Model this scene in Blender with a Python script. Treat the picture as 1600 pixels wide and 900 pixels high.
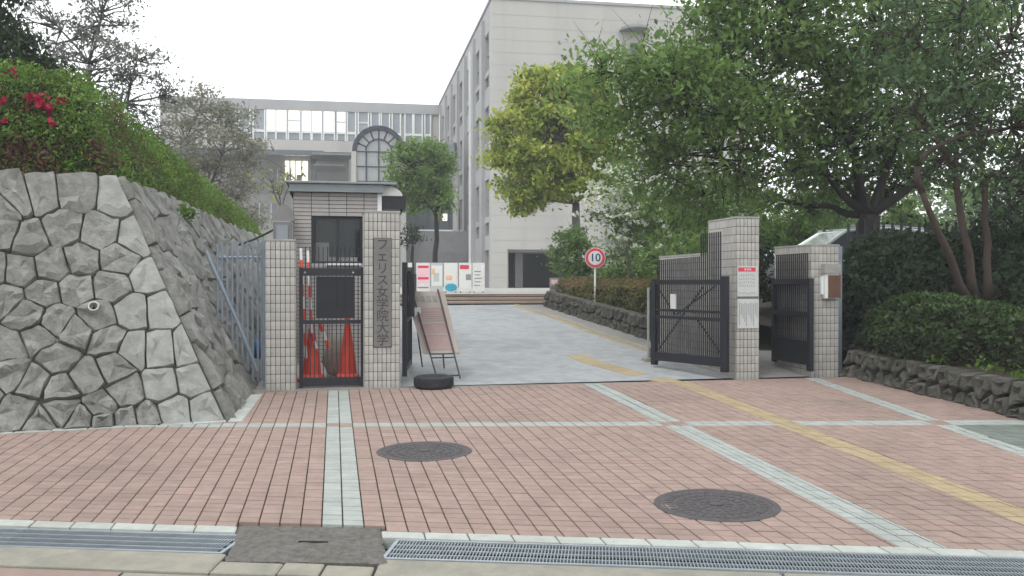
import bpy, math, random
import numpy as np
from mathutils import Vector, Matrix, noise

random.seed(7)
rng = np.random.default_rng(7)
S = bpy.context.scene
for o in list(bpy.data.objects):
    bpy.data.objects.remove(o)
COL = S.collection
PI = math.pi

# ------------------------------------------------------------------ camera
F = 1422.0                       # focal length in pixels of the 1600 px wide photograph
EYE = 1.5
cam_d = bpy.data.cameras.new('camera'); cam = bpy.data.objects.new('camera', cam_d); COL.objects.link(cam)
cam_d.sensor_width = 36.0; cam_d.lens = 36.0 * F / 1600.0
cam_d.clip_start = 0.05; cam_d.clip_end = 3000
cam.location = (0, 0, EYE)
cam.rotation_euler = (PI / 2 - math.atan(10 / F), 0, 0)
S.camera = cam

# ------------------------------------------------------------------ sky, sun, exposure
W = bpy.data.worlds.new('World'); S.world = W; W.use_nodes = True
nt = W.node_tree; nt.nodes.clear()
sky = nt.nodes.new('ShaderNodeTexSky'); sky.sky_type = 'NISHITA'; sky.sun_disc = False
SUN_EL, SUN_AZ = math.radians(58), math.radians(215)
sky.sun_elevation = SUN_EL; sky.sun_rotation = SUN_AZ
sky.air_density = 1.0; sky.dust_density = 3.0
hs = nt.nodes.new('ShaderNodeHueSaturation'); hs.inputs['Saturation'].default_value = 0.12
mx = nt.nodes.new('ShaderNodeMix'); mx.data_type = 'RGBA'; mx.inputs['Factor'].default_value = 0.8
mx.inputs['B'].default_value = (15.5, 15.9, 16.3, 1)
bg = nt.nodes.new('ShaderNodeBackground'); bg.inputs['Strength'].default_value = 0.1
wo = nt.nodes.new('ShaderNodeOutputWorld')
nt.links.new(sky.outputs[0], hs.inputs['Color']); nt.links.new(hs.outputs[0], mx.inputs['A'])
nt.links.new(mx.outputs['Result'], bg.inputs[0]); nt.links.new(bg.outputs[0], wo.inputs[0])
sd = bpy.data.lights.new('sun', 'SUN'); sd.energy = 0.9; sd.angle = math.radians(18); sd.color = (1, 0.97, 0.92)
sun = bpy.data.objects.new('sun', sd); COL.objects.link(sun)
sun.rotation_euler = (PI / 2 - SUN_EL, 0, PI - SUN_AZ)
S.view_settings.view_transform = 'Standard'; S.view_settings.look = 'None'
S.view_settings.exposure = 0.38; S.view_settings.gamma = 1.0
S.cycles.max_bounces = 6; S.cycles.transparent_max_bounces = 8
S.cycles.use_denoising = True

# ------------------------------------------------------------------ helpers
def P(u, v, Y):                          # the point at depth Y on the sight line of photo pixel (u, v)
    return Vector(((u - 800) / F * Y, Y, EYE + (440 - v) / F * Y))

GS = 0.0197                              # upward slope of the pavement
def beyond(x, y): return y - 0.197 * (x + 0.3) - 11.11      # metres past the gate line
def G(x, y):                             # height of the ground
    return min(1.12, GS * y + 0.0403 * max(beyond(x, y), 0))
def gp(u, v):                            # point of the pavement under photo pixel (u, v)
    y = EYE * F / (v - 440 + GS * F)
    return Vector(((u - 800) / F * y, y, GS * y))
def dp(u, v):                            # point of the rising driveway under photo pixel (u, v)
    y = 1.94 / ((v - 440) / F + 0.06)
    x = (u - 800) / F * y
    return Vector((x, y, G(x, y)))

MATS = {}
def mat(name, col, rough=0.8, col2=None, scale=6.0, detail=6, bump=0.0, bscale=None, metal=0.0, spec=0.3, ramp=(0.35, 0.65),
        rnd=0.0, dirt=None, dscale=0.7, stretch=None, emit=0.0):
    if name in MATS: return MATS[name]
    if not emit and metal < .5 and max(col) < .7:        # measured by eye under exposure 0, so brought down by the exposure
        kk = 0.79; col = tuple(x * kk for x in col); col2 = tuple(x * kk for x in col2) if col2 else None; dirt = tuple(x * kk for x in dirt) if dirt else None
    m = bpy.data.materials.new(name); m.use_nodes = True; MATS[name] = m
    t = m.node_tree; n = t.nodes; L = t.links; b = n['Principled BSDF']
    b.inputs['Roughness'].default_value = rough; b.inputs['Metallic'].default_value = metal
    b.inputs['Specular IOR Level'].default_value = spec
    tc = n.new('ShaderNodeTexCoord'); src = tc.outputs['Object']
    if stretch:
        mp = n.new('ShaderNodeMapping'); mp.inputs['Scale'].default_value = stretch; L.new(src, mp.inputs[0]); src = mp.outputs[0]
    c = None
    def rampmix(sc, a, bcol, r, det=detail):
        no = n.new('ShaderNodeTexNoise'); no.inputs['Scale'].default_value = sc; no.inputs['Detail'].default_value = det
        no.inputs['Roughness'].default_value = 0.65
        L.new(src, no.inputs['Vector'])
        mr = n.new('ShaderNodeMapRange'); mr.inputs['From Min'].default_value = r[0]; mr.inputs['From Max'].default_value = r[1]
        L.new(no.outputs['Fac'], mr.inputs['Value'])
        k = n.new('ShaderNodeMix'); k.data_type = 'RGBA'; L.new(mr.outputs[0], k.inputs['Factor'])
        for sock, val in (('A', a), ('B', bcol)):
            if isinstance(val, (tuple, list)): k.inputs[sock].default_value = (*val[:3], 1)
            else: L.new(val, k.inputs[sock])
        return k.outputs['Result']
    c = rampmix(scale, col, col2 if col2 else tuple(x * 0.8 for x in col), ramp)
    if dirt: c = rampmix(dscale, c, dirt, (0.5, 0.78))
    if rnd:
        oi = n.new('ShaderNodeObjectInfo'); ge = n.new('ShaderNodeNewGeometry')
        ad = n.new('ShaderNodeMath'); ad.operation = 'ADD'; L.new(oi.outputs['Random'], ad.inputs[0]); L.new(ge.outputs['Random Per Island'], ad.inputs[1])
        fr = n.new('ShaderNodeMath'); fr.operation = 'FRACT'; L.new(ad.outputs[0], fr.inputs[0])
        mr = n.new('ShaderNodeMapRange'); mr.inputs['To Min'].default_value = 1 - rnd; mr.inputs['To Max'].default_value = 1 + rnd
        L.new(fr.outputs[0], mr.inputs['Value'])
        h = n.new('ShaderNodeHueSaturation'); L.new(mr.outputs[0], h.inputs['Value']); L.new(c, h.inputs['Color'])
        m2 = n.new('ShaderNodeMath'); m2.operation = 'MULTIPLY'; m2.inputs[1].default_value = 7.31; L.new(fr.outputs[0], m2.inputs[0])
        f2 = n.new('ShaderNodeMath'); f2.operation = 'FRACT'; L.new(m2.outputs[0], f2.inputs[0])
        r2 = n.new('ShaderNodeMapRange'); r2.inputs['To Min'].default_value = 0.495; r2.inputs['To Max'].default_value = 0.507
        L.new(f2.outputs[0], r2.inputs['Value']); L.new(r2.outputs[0], h.inputs['Hue'])
        c = h.outputs[0]
    L.new(c, b.inputs['Base Color'])
    if emit:
        L.new(c, b.inputs['Emission Color']); b.inputs['Emission Strength'].default_value = emit
    if bump:
        no = n.new('ShaderNodeTexNoise'); no.inputs['Scale'].default_value = bscale or scale * 5; no.inputs['Detail'].default_value = 8
        no.inputs['Roughness'].default_value = 0.7
        L.new(src, no.inputs['Vector'])
        bp = n.new('ShaderNodeBump'); bp.inputs['Strength'].default_value = bump; bp.inputs['Distance'].default_value = 0.02
        L.new(no.outputs['Fac'], bp.inputs['Height']); L.new(bp.outputs[0], b.inputs['Normal'])
    return m

def leafmat(name, cols, trans=0.35, rough=0.55):          # cols: list of (pos, colour) over the leaf attribute "var"
    m = bpy.data.materials.new(name); m.use_nodes = True; MATS[name] = m
    t = m.node_tree; n = t.nodes; L = t.links; b = n['Principled BSDF']
    at = n.new('ShaderNodeAttribute'); at.attribute_name = 'var'
    cr = n.new('ShaderNodeValToRGB'); cr.color_ramp.interpolation = 'LINEAR'
    e = cr.color_ramp.elements
    while len(e) < len(cols): e.new(0.5)
    for k, (p, c) in enumerate(cols): e[k].position = p; e[k].color = (*c, 1)
    L.new(at.outputs['Fac'], cr.inputs[0]); L.new(cr.outputs[0], b.inputs['Base Color'])
    b.inputs['Roughness'].default_value = rough; b.inputs['Specular IOR Level'].default_value = 0.25
    tr = n.new('ShaderNodeBsdfTranslucent'); L.new(cr.outputs[0], tr.inputs[0])
    ms = n.new('ShaderNodeMixShader'); ms.inputs[0].default_value = trans
    L.new(b.outputs[0], ms.inputs[1]); L.new(tr.outputs[0], ms.inputs[2])
    L.new(ms.outputs[0], n['Material Output'].inputs[0])
    return m

def glassmat(name, col, rough=0.08, alpha=0.75):
    m = bpy.data.materials.new(name); m.use_nodes = True; MATS[name] = m
    b = m.node_tree.nodes['Principled BSDF']
    b.inputs['Base Color'].default_value = (*col, 1); b.inputs['Roughness'].default_value = rough
    b.inputs['Specular IOR Level'].default_value = 0.7; b.inputs['Alpha'].default_value = alpha
    return m

class Fr:                                # a local frame: a to the right, b away from the gate line, c up
    def __init__(s, o, ang=0.0):
        s.o = Vector(o); s.ang = ang; s.ca, s.sa = math.cos(ang), math.sin(ang)
    def __call__(s, a, b, c):
        return Vector((s.o.x + a * s.ca - b * s.sa, s.o.y + a * s.sa + b * s.ca, s.o.z + c))

GA = math.atan(0.1955)                   # the gate and the buildings are turned this far
ROOT = {}
def matrix_of(o): return ROOT.get(o.name, Matrix())

def tagit(o, label=None, cat=None, group=None, kind=None):
    if label: o['label'] = label
    if cat: o['category'] = cat
    if group: o['group'] = group
    if kind: o['kind'] = kind
    return o

def thing(name, loc, label, cat, group=None, ang=0.0):
    o = bpy.data.objects.new(name, None); COL.objects.link(o)
    o.location = loc; o.rotation_euler = (0, 0, ang); o.empty_display_size = 0.2
    ROOT[o.name] = Matrix.Translation(Vector(loc)) @ Matrix.Rotation(ang, 4, 'Z')
    return tagit(o, label, cat, group)

class MB:
    def __init__(s): s.v = []; s.f = []; s.mi = []; s.cur = 0
    def add(s, vs, fs):
        n = len(s.v); s.v.extend(Vector(p) for p in vs); s.f.extend([tuple(n + i for i in f) for f in fs]); s.mi.extend([s.cur] * len(fs)); return s
    def box(s, fr, a0, a1, b0, b1, c0, c1, bev=0.0):
        if fr is None: fr = Fr((0, 0, 0))
        if bev <= 0:
            vs = [fr(a, b, c) for c in (c0, c1) for b in (b0, b1) for a in (a0, a1)]
            return s.add(vs, [(0, 2, 3, 1), (4, 5, 7, 6), (0, 1, 5, 4), (2, 6, 7, 3), (0, 4, 6, 2), (1, 3, 7, 5)])
        return s.block([fr(a0, b0, c0), fr(a1, b0, c0), fr(a1, b1, c0), fr(a0, b1, c0)], (0, 0, c1 - c0), bev)
    def block(s, poly, off, e):                   # polygon pushed along off, with its far edges chamfered by e
        poly = [Vector(p) for p in poly]; off = Vector(off); n = len(poly)
        c = sum(poly, Vector()) / n; h = off.length; k = max(0.0, 1 - min(e * 0.7, h) / h)
        r2 = []
        for p in poly:
            d = c - p; d -= off * (d.dot(off) / off.length_squared)
            r2.append(p + d.normalized() * e * 1.4 + off)
        vs = poly + [p + off * k for p in poly] + r2
        fs = [(i, (i + 1) % n, n + (i + 1) % n, n + i) for i in range(n)] + [(n + i, n + (i + 1) % n, 2 * n + (i + 1) % n, 2 * n + i) for i in range(n)]
        return s.add(vs, fs + [tuple(range(2 * n, 3 * n))])
    def tube(s, pts, r, n=8, cap=True):
        pts = [Vector(p) for p in pts]
        if not hasattr(r, '__len__'): r = [r] * len(pts)
        vs = []; fs = []; ref = Vector((0, 0, 1))
        for i, p in enumerate(pts):
            d = (pts[min(i + 1, len(pts) - 1)] - pts[max(i - 1, 0)])
            if d.length < 1e-9: d = Vector((0, 0, 1))
            d.normalize()
            rf = ref if abs(d.dot(ref)) < 0.9 else Vector((1, 0, 0))
            x = d.cross(rf).normalized(); y = d.cross(x)
            for k in range(n):
                a = 2 * PI * k / n; vs.append(p + (x * math.cos(a) + y * math.sin(a)) * r[i])
        for i in range(len(pts) - 1):
            for k in range(n):
                fs.append((i * n + k, i * n + (k + 1) % n, (i + 1) * n + (k + 1) % n, (i + 1) * n + k))
        if cap: fs += [tuple(range(n - 1, -1, -1)), tuple((len(pts) - 1) * n + k for k in range(n))]
        return s.add(vs, fs)
    def lathe(s, o, prof, n=20, axis=None):      # prof: (radius, height) pairs turned about o
        o = Vector(o); q = Matrix() if axis is None else Vector((0, 0, 1)).rotation_difference(Vector(axis)).to_matrix().to_4x4()
        vs = []; fs = []
        for r, z in prof:
            for k in range(n):
                a = 2 * PI * k / n; vs.append(o + q @ Vector((r * math.cos(a), r * math.sin(a), z)))
        for i in range(len(prof) - 1):
            for k in range(n): fs.append((i * n + k, i * n + (k + 1) % n, (i + 1) * n + (k + 1) % n, (i + 1) * n + k))
        fs += [tuple(range(n - 1, -1, -1)), tuple((len(prof) - 1) * n + k for k in range(n))]
        return s.add(vs, fs)
    def prism(s, poly, off):                      # poly: 3-D polygon, pushed along off
        off = Vector(off); n = len(poly); vs = [Vector(p) for p in poly]; vs += [p + off for p in vs]
        return s.add(vs, [tuple(range(n - 1, -1, -1)), tuple(range(n, 2 * n))] + [(k, (k + 1) % n, n + (k + 1) % n, n + k) for k in range(n)])
    def mesh(s, name, inv=None, smooth=False):
        me = bpy.data.meshes.new(name)
        vs = [tuple(inv @ p) for p in s.v] if inv is not None else [tuple(p) for p in s.v]
        me.from_pydata(vs, [], s.f)
        if any(s.mi): me.polygons.foreach_set('material_index', s.mi)
        if smooth: me.shade_smooth()
        me.update(); return me
    def build(s, name, m, parent=None, loc=None, smooth=False, recalc=False, kind=None, label=None, cat=None, group=None, up=None):
        inv = None
        if parent is not None:
            w = matrix_of(parent)
            inv = w.inverted()
        elif loc is not None: inv = Matrix.Translation(-Vector(loc))
        me = s.mesh(name, inv, smooth)
        o = bpy.data.objects.new(name, me); COL.objects.link(o)
        if parent is not None: o.parent = parent; ROOT[o.name] = matrix_of(parent)
        elif loc is not None: o.location = loc; ROOT[o.name] = Matrix.Translation(Vector(loc))
        for x in (m if isinstance(m, (list, tuple)) else [m]): me.materials.append(x)
        return tagit(o, label, cat, group, kind)

def link_mesh(name, me, parent, loc, rz=0.0, kind=None, rot=None, scale=None):
    o = bpy.data.objects.new(name, me); COL.objects.link(o); o.parent = parent
    o.location = loc; o.rotation_euler = rot if rot else (0, 0, rz)
    if scale: o.scale = scale
    if kind: o['kind'] = kind
    return o

def ringobj_text(body, size, m, parent, fr, a, b, c, extrude=0.002, align='CENTER', name='lettering', bold=0.0):
    cu = bpy.data.curves.new(name, 'FONT'); cu.body = body; cu.size = size; cu.extrude = extrude; cu.offset = bold
    cu.align_x = align; cu.align_y = 'CENTER'; cu.materials.append(m)
    tmp = bpy.data.objects.new(name, cu); COL.objects.link(tmp)
    dg = bpy.context.evaluated_depsgraph_get(); me = bpy.data.meshes.new_from_object(tmp.evaluated_get(dg))
    bpy.data.objects.remove(tmp); bpy.data.curves.remove(cu)
    o = bpy.data.objects.new(name, me); COL.objects.link(o); o.parent = parent
    p = matrix_of(parent).inverted() @ fr(a, b, c)
    pang = matrix_of(parent).to_euler().z
    o.location = p; o.rotation_euler = (PI / 2, 0, fr.ang - pang)
    return o

def sheet(name, poly, m, z=None, dz=0.0, kind='structure', step=0.5, loc=None, label=None, clipfn=None):   # ground-hugging polygon, cut into a grid so that it follows G
    xs = [p[0] for p in poly]; ys = [p[1] for p in poly]
    mb = MB(); x = min(xs)
    def clip(pl, nx, ny, d):
        out = []
        for i in range(len(pl)):
            a, b = pl[i], pl[(i + 1) % len(pl)]
            da, db = nx * a[0] + ny * a[1] - d, nx * b[0] + ny * b[1] - d
            if da <= 0: out.append(a)
            if (da < 0 < db) or (db < 0 < da):
                t = da / (da - db); out.append((a[0] + (b[0] - a[0]) * t, a[1] + (b[1] - a[1]) * t))
        return out
    x0, x1, y0, y1 = min(xs), max(xs), min(ys), max(ys)
    nx = max(1, int((x1 - x0) / step)); ny = max(1, int((y1 - y0) / step))
    pl0 = [(p[0], p[1]) for p in poly]
    for i in range(nx):
        xa, xb = x0 + (x1 - x0) * i / nx, x0 + (x1 - x0) * (i + 1) / nx
        col = clip(clip(pl0, -1, 0, -xa), 1, 0, xb)
        if len(col) < 3: continue
        for j in range(ny):
            ya, yb = y0 + (y1 - y0) * j / ny, y0 + (y1 - y0) * (j + 1) / ny
            q = clip(clip(col, 0, -1, -ya), 0, 1, yb)
            if len(q) < 3: continue
            mb.add([(a, b, (G(a, b) if z is None else z) + dz) for a, b in q], [tuple(range(len(q)))])
    o = mb.build(name, m, kind=kind, label=label)
    import bmesh
    bm = bmesh.new(); bm.from_mesh(o.data); bmesh.ops.remove_doubles(bm, verts=bm.verts, dist=0.0005); bmesh.ops.recalc_face_normals(bm, faces=bm.faces)
    if bm.faces:
        bm.faces.ensure_lookup_table()
        if sum(f.normal.z for f in bm.faces) < 0: bmesh.ops.reverse_faces(bm, faces=bm.faces)
    bm.to_mesh(o.data); bm.free()
    return o

# ------------------------------------------------------------------ materials
M = dict(
    paver=mat('brick_paver', (0.375, 0.27, 0.232), 0.85, (0.30, 0.225, 0.195), 9, bump=0.3, rnd=0.075, dirt=(0.225, 0.175, 0.145), dscale=0.55),
    pale=mat('pale_paver', (0.41, 0.435, 0.41), 0.8, (0.34, 0.37, 0.35), 7, bump=0.2, rnd=0.06, dirt=(0.34, 0.36, 0.33), dscale=0.8),
    yellow=mat('yellow_paver', (0.43, 0.34, 0.20), 0.8, (0.36, 0.285, 0.18), 7, bump=0.2, rnd=0.08, dirt=(0.30, 0.245, 0.175), dscale=0.8),
    green=mat('green_paver', (0.19, 0.22, 0.195), 0.8, (0.15, 0.175, 0.155), 7, bump=0.2, rnd=0.1),
    kerb=mat('kerb_stone', (0.50, 0.53, 0.49), 0.8, (0.40, 0.42, 0.39), 10, bump=0.25, rnd=0.06, dirt=(0.36, 0.37, 0.32), dscale=1.6),
    joint=mat('joint_sand', (0.095, 0.07, 0.06), 0.95, (0.14, 0.11, 0.09), 20, bump=0.3),
    soil=mat('soil', (0.07, 0.055, 0.04), 0.95, (0.04, 0.035, 0.025), 5, bump=0.6),
    conc=mat('driveway_concrete', (0.40, 0.42, 0.43), 0.85, (0.31, 0.325, 0.335), 5, bump=0.3, bscale=60, dirt=(0.235, 0.24, 0.24), dscale=0.8),
    walk=mat('side_walk_concrete', (0.30, 0.29, 0.28), 0.85, (0.24, 0.235, 0.23), 3, bump=0.2),
    oldconc=mat('old_gutter_concrete', (0.36, 0.34, 0.28), 0.9, (0.27, 0.26, 0.22), 6, bump=0.5, bscale=40, dirt=(0.20, 0.21, 0.16), dscale=2.0),
    slab=mat('weathered_slab', (0.24, 0.225, 0.205), 0.95, (0.13, 0.125, 0.115), 26, bump=0.9, bscale=70, dirt=(0.14, 0.15, 0.11), dscale=3),
    asphalt=mat('asphalt', (0.07, 0.07, 0.07), 0.9, (0.05, 0.05, 0.05), 30, bump=0.5),
    galv=mat('galvanised_steel', (0.36, 0.40, 0.43), 0.45, (0.28, 0.32, 0.35), 8, metal=0.6, spec=0.5),
    dark=mat('hollow_shade', (0.02, 0.022, 0.025), 0.9),  # near-black colour standing in for shade inside holes and recesses
    iron=mat('cast_iron', (0.115, 0.105, 0.108), 0.7, (0.08, 0.075, 0.078), 18, bump=0.3, bscale=50, metal=0.3, spec=0.4),
    black=mat('black_paint', (0.010, 0.011, 0.018), 0.5, (0.016, 0.017, 0.026), 8, spec=0.5),
    tile=mat('beige_wall_tile', (0.54, 0.52, 0.48), 0.55, (0.47, 0.455, 0.42), 14, bump=0.12, rnd=0.11, spec=0.4, dirt=(0.33, 0.31, 0.28), dscale=1.5),
    grout=mat('tile_grout', (0.065, 0.06, 0.06), 0.95),
    cap=mat('pillar_cap', (0.44, 0.43, 0.41), 0.8, (0.32, 0.32, 0.30), 9, bump=0.2),
    plaque=mat('stone_plaque', (0.24, 0.235, 0.22), 0.8, (0.19, 0.185, 0.175), 30, bump=0.3),
    engr=mat('engraved_ink', (0.085, 0.083, 0.08), 0.8),
    stone=mat('granite', (0.385, 0.385, 0.36), 0.9, (0.245, 0.245, 0.225), 11, bump=1.4, bscale=34, rnd=0.13, dirt=(0.17, 0.17, 0.15), dscale=1.8),
    stone2=mat('granite_dressed', (0.38, 0.39, 0.365), 0.9, (0.27, 0.275, 0.255), 8, bump=0.7, bscale=30, rnd=0.08, dirt=(0.24, 0.24, 0.21), dscale=1.8),
    mortar=mat('deep_joint', (0.13, 0.13, 0.115), 0.95, (.06, .06, .05), 9),
    boulder=mat('dark_boulder', (0.13, 0.122, 0.108), 0.95, (0.065, 0.062, 0.055), 9, bump=0.8, rnd=0.2, dirt=(0.06, 0.075, 0.045), dscale=3),
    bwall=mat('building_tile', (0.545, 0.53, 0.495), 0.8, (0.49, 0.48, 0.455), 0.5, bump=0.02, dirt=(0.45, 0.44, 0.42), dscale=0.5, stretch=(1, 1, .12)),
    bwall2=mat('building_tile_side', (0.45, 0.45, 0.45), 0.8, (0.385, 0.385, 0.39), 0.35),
    bgrey=mat('grey_panel', (0.25, 0.255, 0.26), 0.7, (0.21, 0.215, 0.22), 1.5),
    bjoint=mat('panel_joint', (0.475, 0.465, 0.445), 0.9),
    white=mat('white_frame', (0.72, 0.74, 0.72), 0.5, (0.64, 0.66, 0.65), 3),
    wdark=mat('window_glass_dark', (0.07, 0.085, 0.10), 0.15, (0.10, 0.12, 0.14), 0.5, spec=0.6),
    wblue=mat('window_glass_grey', (0.26, 0.29, 0.33), 0.2, (0.33, 0.36, 0.38), 0.6, spec=0.6),
    glowing=mat('glow_window', (1.0, 0.95, 0.78), 0.4, (0.95, 0.84, 0.62), 0.9, ramp=(0.5, 0.75), emit=1.05),  # bright warm panes, emission set in the material
    vault=mat('vault_roof', (0.12, 0.145, 0.17), 0.4, (0.16, 0.19, 0.21), 1.5, metal=0.2, spec=0.5),
    vframe=mat('vault_frame', (0.05, 0.05, 0.075), 0.5),
    vglass=mat('vault_glass', (0.40, 0.42, 0.42), 0.25, (0.36, 0.38, 0.38), 0.8, spec=0.5),
    roofm=mat('guardhouse_roof', (0.25, 0.28, 0.29), 0.5, (0.30, 0.33, 0.34), 4, metal=0.2),
    gtile=mat('guardhouse_tile', (0.50, 0.47, 0.445), 0.7, (0.45, 0.42, 0.40), 5, rnd=0.06),
    red=mat('red_plastic', (0.78, 0.075, 0.035), 0.4, (0.66, 0.055, 0.03), 5, spec=0.4),
    refl=mat('white_reflective_band', (0.75, 0.74, 0.72), 0.4),
    rubber=mat('tyre_rubber', (0.028, 0.03, 0.036), 0.75, (0.05, 0.052, 0.058), 16, bump=0.3),
    signred=mat('sign_red', (0.70, 0.06, 0.10), 0.5), signblue=mat('sign_blue', (0.03, 0.10, 0.24), 0.5),
    paper=mat('paper_white', (0.66, 0.68, 0.66), 0.7, (0.60, 0.62, 0.60), 4),
    ink=mat('print_ink', (0.20, 0.21, 0.22), 0.7), pink=mat('poster_pink', (0.78, 0.42, 0.50), 0.6, (0.80, 0.62, 0.66), 3),
    cream=mat('poster_cream', (0.76, 0.70, 0.60), 0.6, (0.66, 0.72, 0.76), 3), cyan=mat('poster_cyan', (0.06, 0.48, 0.66), 0.5),
    orange=mat('poster_orange', (0.80, 0.52, 0.32), 0.5), brown=mat('brown_wood', (0.17, 0.085, 0.055), 0.5, (0.12, 0.06, 0.04), 10),
    fence=mat('blue_grey_fence', (0.27, 0.32, 0.38), 0.5, (0.32, 0.36, 0.42), 6, metal=0.2),
    bluebag=mat('blue_plastic', (0.03, 0.16, 0.33), 0.4), fadedpink=mat('faded_pink_board', (0.33, 0.225, 0.21), 0.6, (0.37, 0.27, 0.25), 5),
    tan=mat('faded_tan_board', (0.36, 0.325, 0.285), 0.6, (0.37, 0.32, 0.28), 5), rust=mat('dark_brown_steel', (0.06, 0.05, 0.055), 0.5),
    stepm=mat('brick_step', (0.42, 0.33, 0.27), 0.8, (0.36, 0.28, 0.24), 4, rnd=0.05), plaza=mat('plaza_stone', (0.46, 0.45, 0.43), 0.85, (0.40, 0.39, 0.37), 2),
    bark=mat('dark_bark', (0.045, 0.037, 0.032), 0.95, (0.025, 0.022, 0.02), 9, bump=0.8, stretch=(1, 1, 0.3)),
    bark2=mat('reddish_bark', (0.085, 0.058, 0.045), 0.9, (0.05, 0.036, 0.03), 9, bump=0.6, stretch=(1, 1, 0.3)),
    bark3=mat('grey_bark', (0.21, 0.20, 0.185), 0.9, (0.13, 0.125, 0.115), 9, bump=0.6, stretch=(1, 1, 0.3)),
    carp=mat('white_car_paint', (0.72, 0.74, 0.74), 0.25, (0.70, 0.72, 0.72), 2, spec=0.6),
    carg=mat('car_window', (0.62, 0.70, 0.70), 0.12, (0.74, 0.80, 0.80), 1.2, spec=0.8, metal=.8),  # sky reflection put into the glass as a pale metallic colour
    pvc=mat('pvc_pipe', (0.55, 0.55, 0.52), 0.6), hillgreen=mat('lawn', (0.06, 0.09, 0.03), 0.95, (0.04, 0.06, 0.02), 3, bump=0.5),
)
# ================================================================== SETTING
# ground: one sheet to the horizon
def ground_sheet():
    xs = sorted(set([-900, -300, -120, -60] + [x * 1.0 for x in range(-30, 31)] + [60, 120, 300, 900]))
    ys = sorted(set([-200, -60, -20, -8] + [y * 1.0 for y in range(-4, 40)] + [60, 90, 150, 300, 900, 1600]))
    mb = MB(); vs = []
    for y in ys:
        for x in xs: vs.append((x, y, G(min(max(x, -8), 12), min(max(y, 0), 40)) - 0.09))
    n = len(xs)
    mb.add(vs, [(j * n + i, j * n + i + 1, (j + 1) * n + i + 1, (j + 1) * n + i) for j in range(len(ys) - 1) for i in range(n - 1)])
    mb.build('ground', M['hillgreen'], kind='structure')
ground_sheet()

# --- where the pavement ends
WB = gp(353, 657)                                      # foot of the stone wall's corner
WD = Vector((-0.165, 1.0, 0)).normalized()             # the side face of the wall runs this way
WC = P(183, 275, 9.55)                                 # its top
A0 = gp(0, 676)
FD = Vector((A0.x - WB.x, A0.y - WB.y, 0)).normalized()  # the front face runs this way (to the left)
def back_y(x): return 11.11 + 0.197 * (x + 0.3)
def front_y(x): return 5.04 - 0.1025 * (x + 0.3)
RW0 = Vector((4.50, 12.30, 0)); RW1 = Vector((5.02, 8.55, 0)); RWD = (RW1 - RW0).normalized()   # foot of the low wall on the right
RWE = RW0 + RWD * 9.5
def row_line(t, x):
    yc = 5.04 + 6.07 * t
    sl = -0.1025 + (0.02 + 0.1025) * t / 0.57 if t < 0.57 else 0.02 + (0.197 - 0.02) * (t - 0.57) / 0.43
    return yc + sl * (x + 0.3)
KB = 0.10                                              # pale kerb strip along the walls
def inside(x, y):
    if y > back_y(x) - 0.02 or y < front_y(x): return False
    # behind the front face of the left wall
    n = Vector((-FD.y, FD.x, 0)); n = n if n.y > 0 else -n
    d = Vector((x - WB.x, y - WB.y, 0))
    left = Vector((WD.y, -WD.x, 0))                    # points right of the wall side
    if d.dot(n) > -KB and (d.dot(left) < KB): return False
    r = Vector((x - RW0.x, y - RW0.y, 0)); nr = Vector((-RWD.y, RWD.x, 0)); nr = nr if nr.x < 0 else -nr
    if r.dot(nr) < 0.05: return False
    return True

pav = sheet('pavement', [(-9.5, 5.98), (-0.3, 5.04), (6.5, 4.34), (6.5, 11.2), (4.60, 12.35), (4.2, 12.02), (-3.5, 10.48), (-3.5, 9.0), (-9.5, 9.0)], M['joint'], dz=-0.02, step=0.6)

SLX = -0.1955                                          # the long joints run this way
def x_at(col, y): return col * 0.1215 - 0.2 + SLX * (y - 5.0)
def line_x(u1, v1, u2, v2):                            # a straight band on the pavement through two photo points
    a, b = gp(u1, v1), gp(u2, v2)
    return lambda y: a.x + (b.x - a.x) * (y - a.y) / (b.y - a.y)
band_a = line_x(528, 615, 536, 815)
band_b = line_x(932, 603, 1420, 845)
band_c = line_x(1288, 598, 1478, 665)
band_y = line_x(1078, 603, 1595, 806)
MH = [(gp(663, 706), 0.335), (gp(1120, 790), 0.34)]    # manhole centres, radii
def clip2(pl, nx, ny, d):
    out = []
    for i in range(len(pl)):
        a, b = pl[i], pl[(i + 1) % len(pl)]
        da, db = nx * a[0] + ny * a[1] - d, nx * b[0] + ny * b[1] - d
        if da <= 0: out.append(a)
        if da * db < 0:
            t = da / (da - db); out.append((a[0] + (b[0] - a[0]) * t, a[1] + (b[1] - a[1]) * t))
    return out
def area2(p): return abs(sum(p[i][0] * p[(i + 1) % len(p)][1] - p[(i + 1) % len(p)][0] * p[i][1] for i in range(len(p)))) / 2
NR = 60; slots = []
ca = round((band_a(8.0) + 0.2 - SLX * 3.0) / 0.1215)
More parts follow.
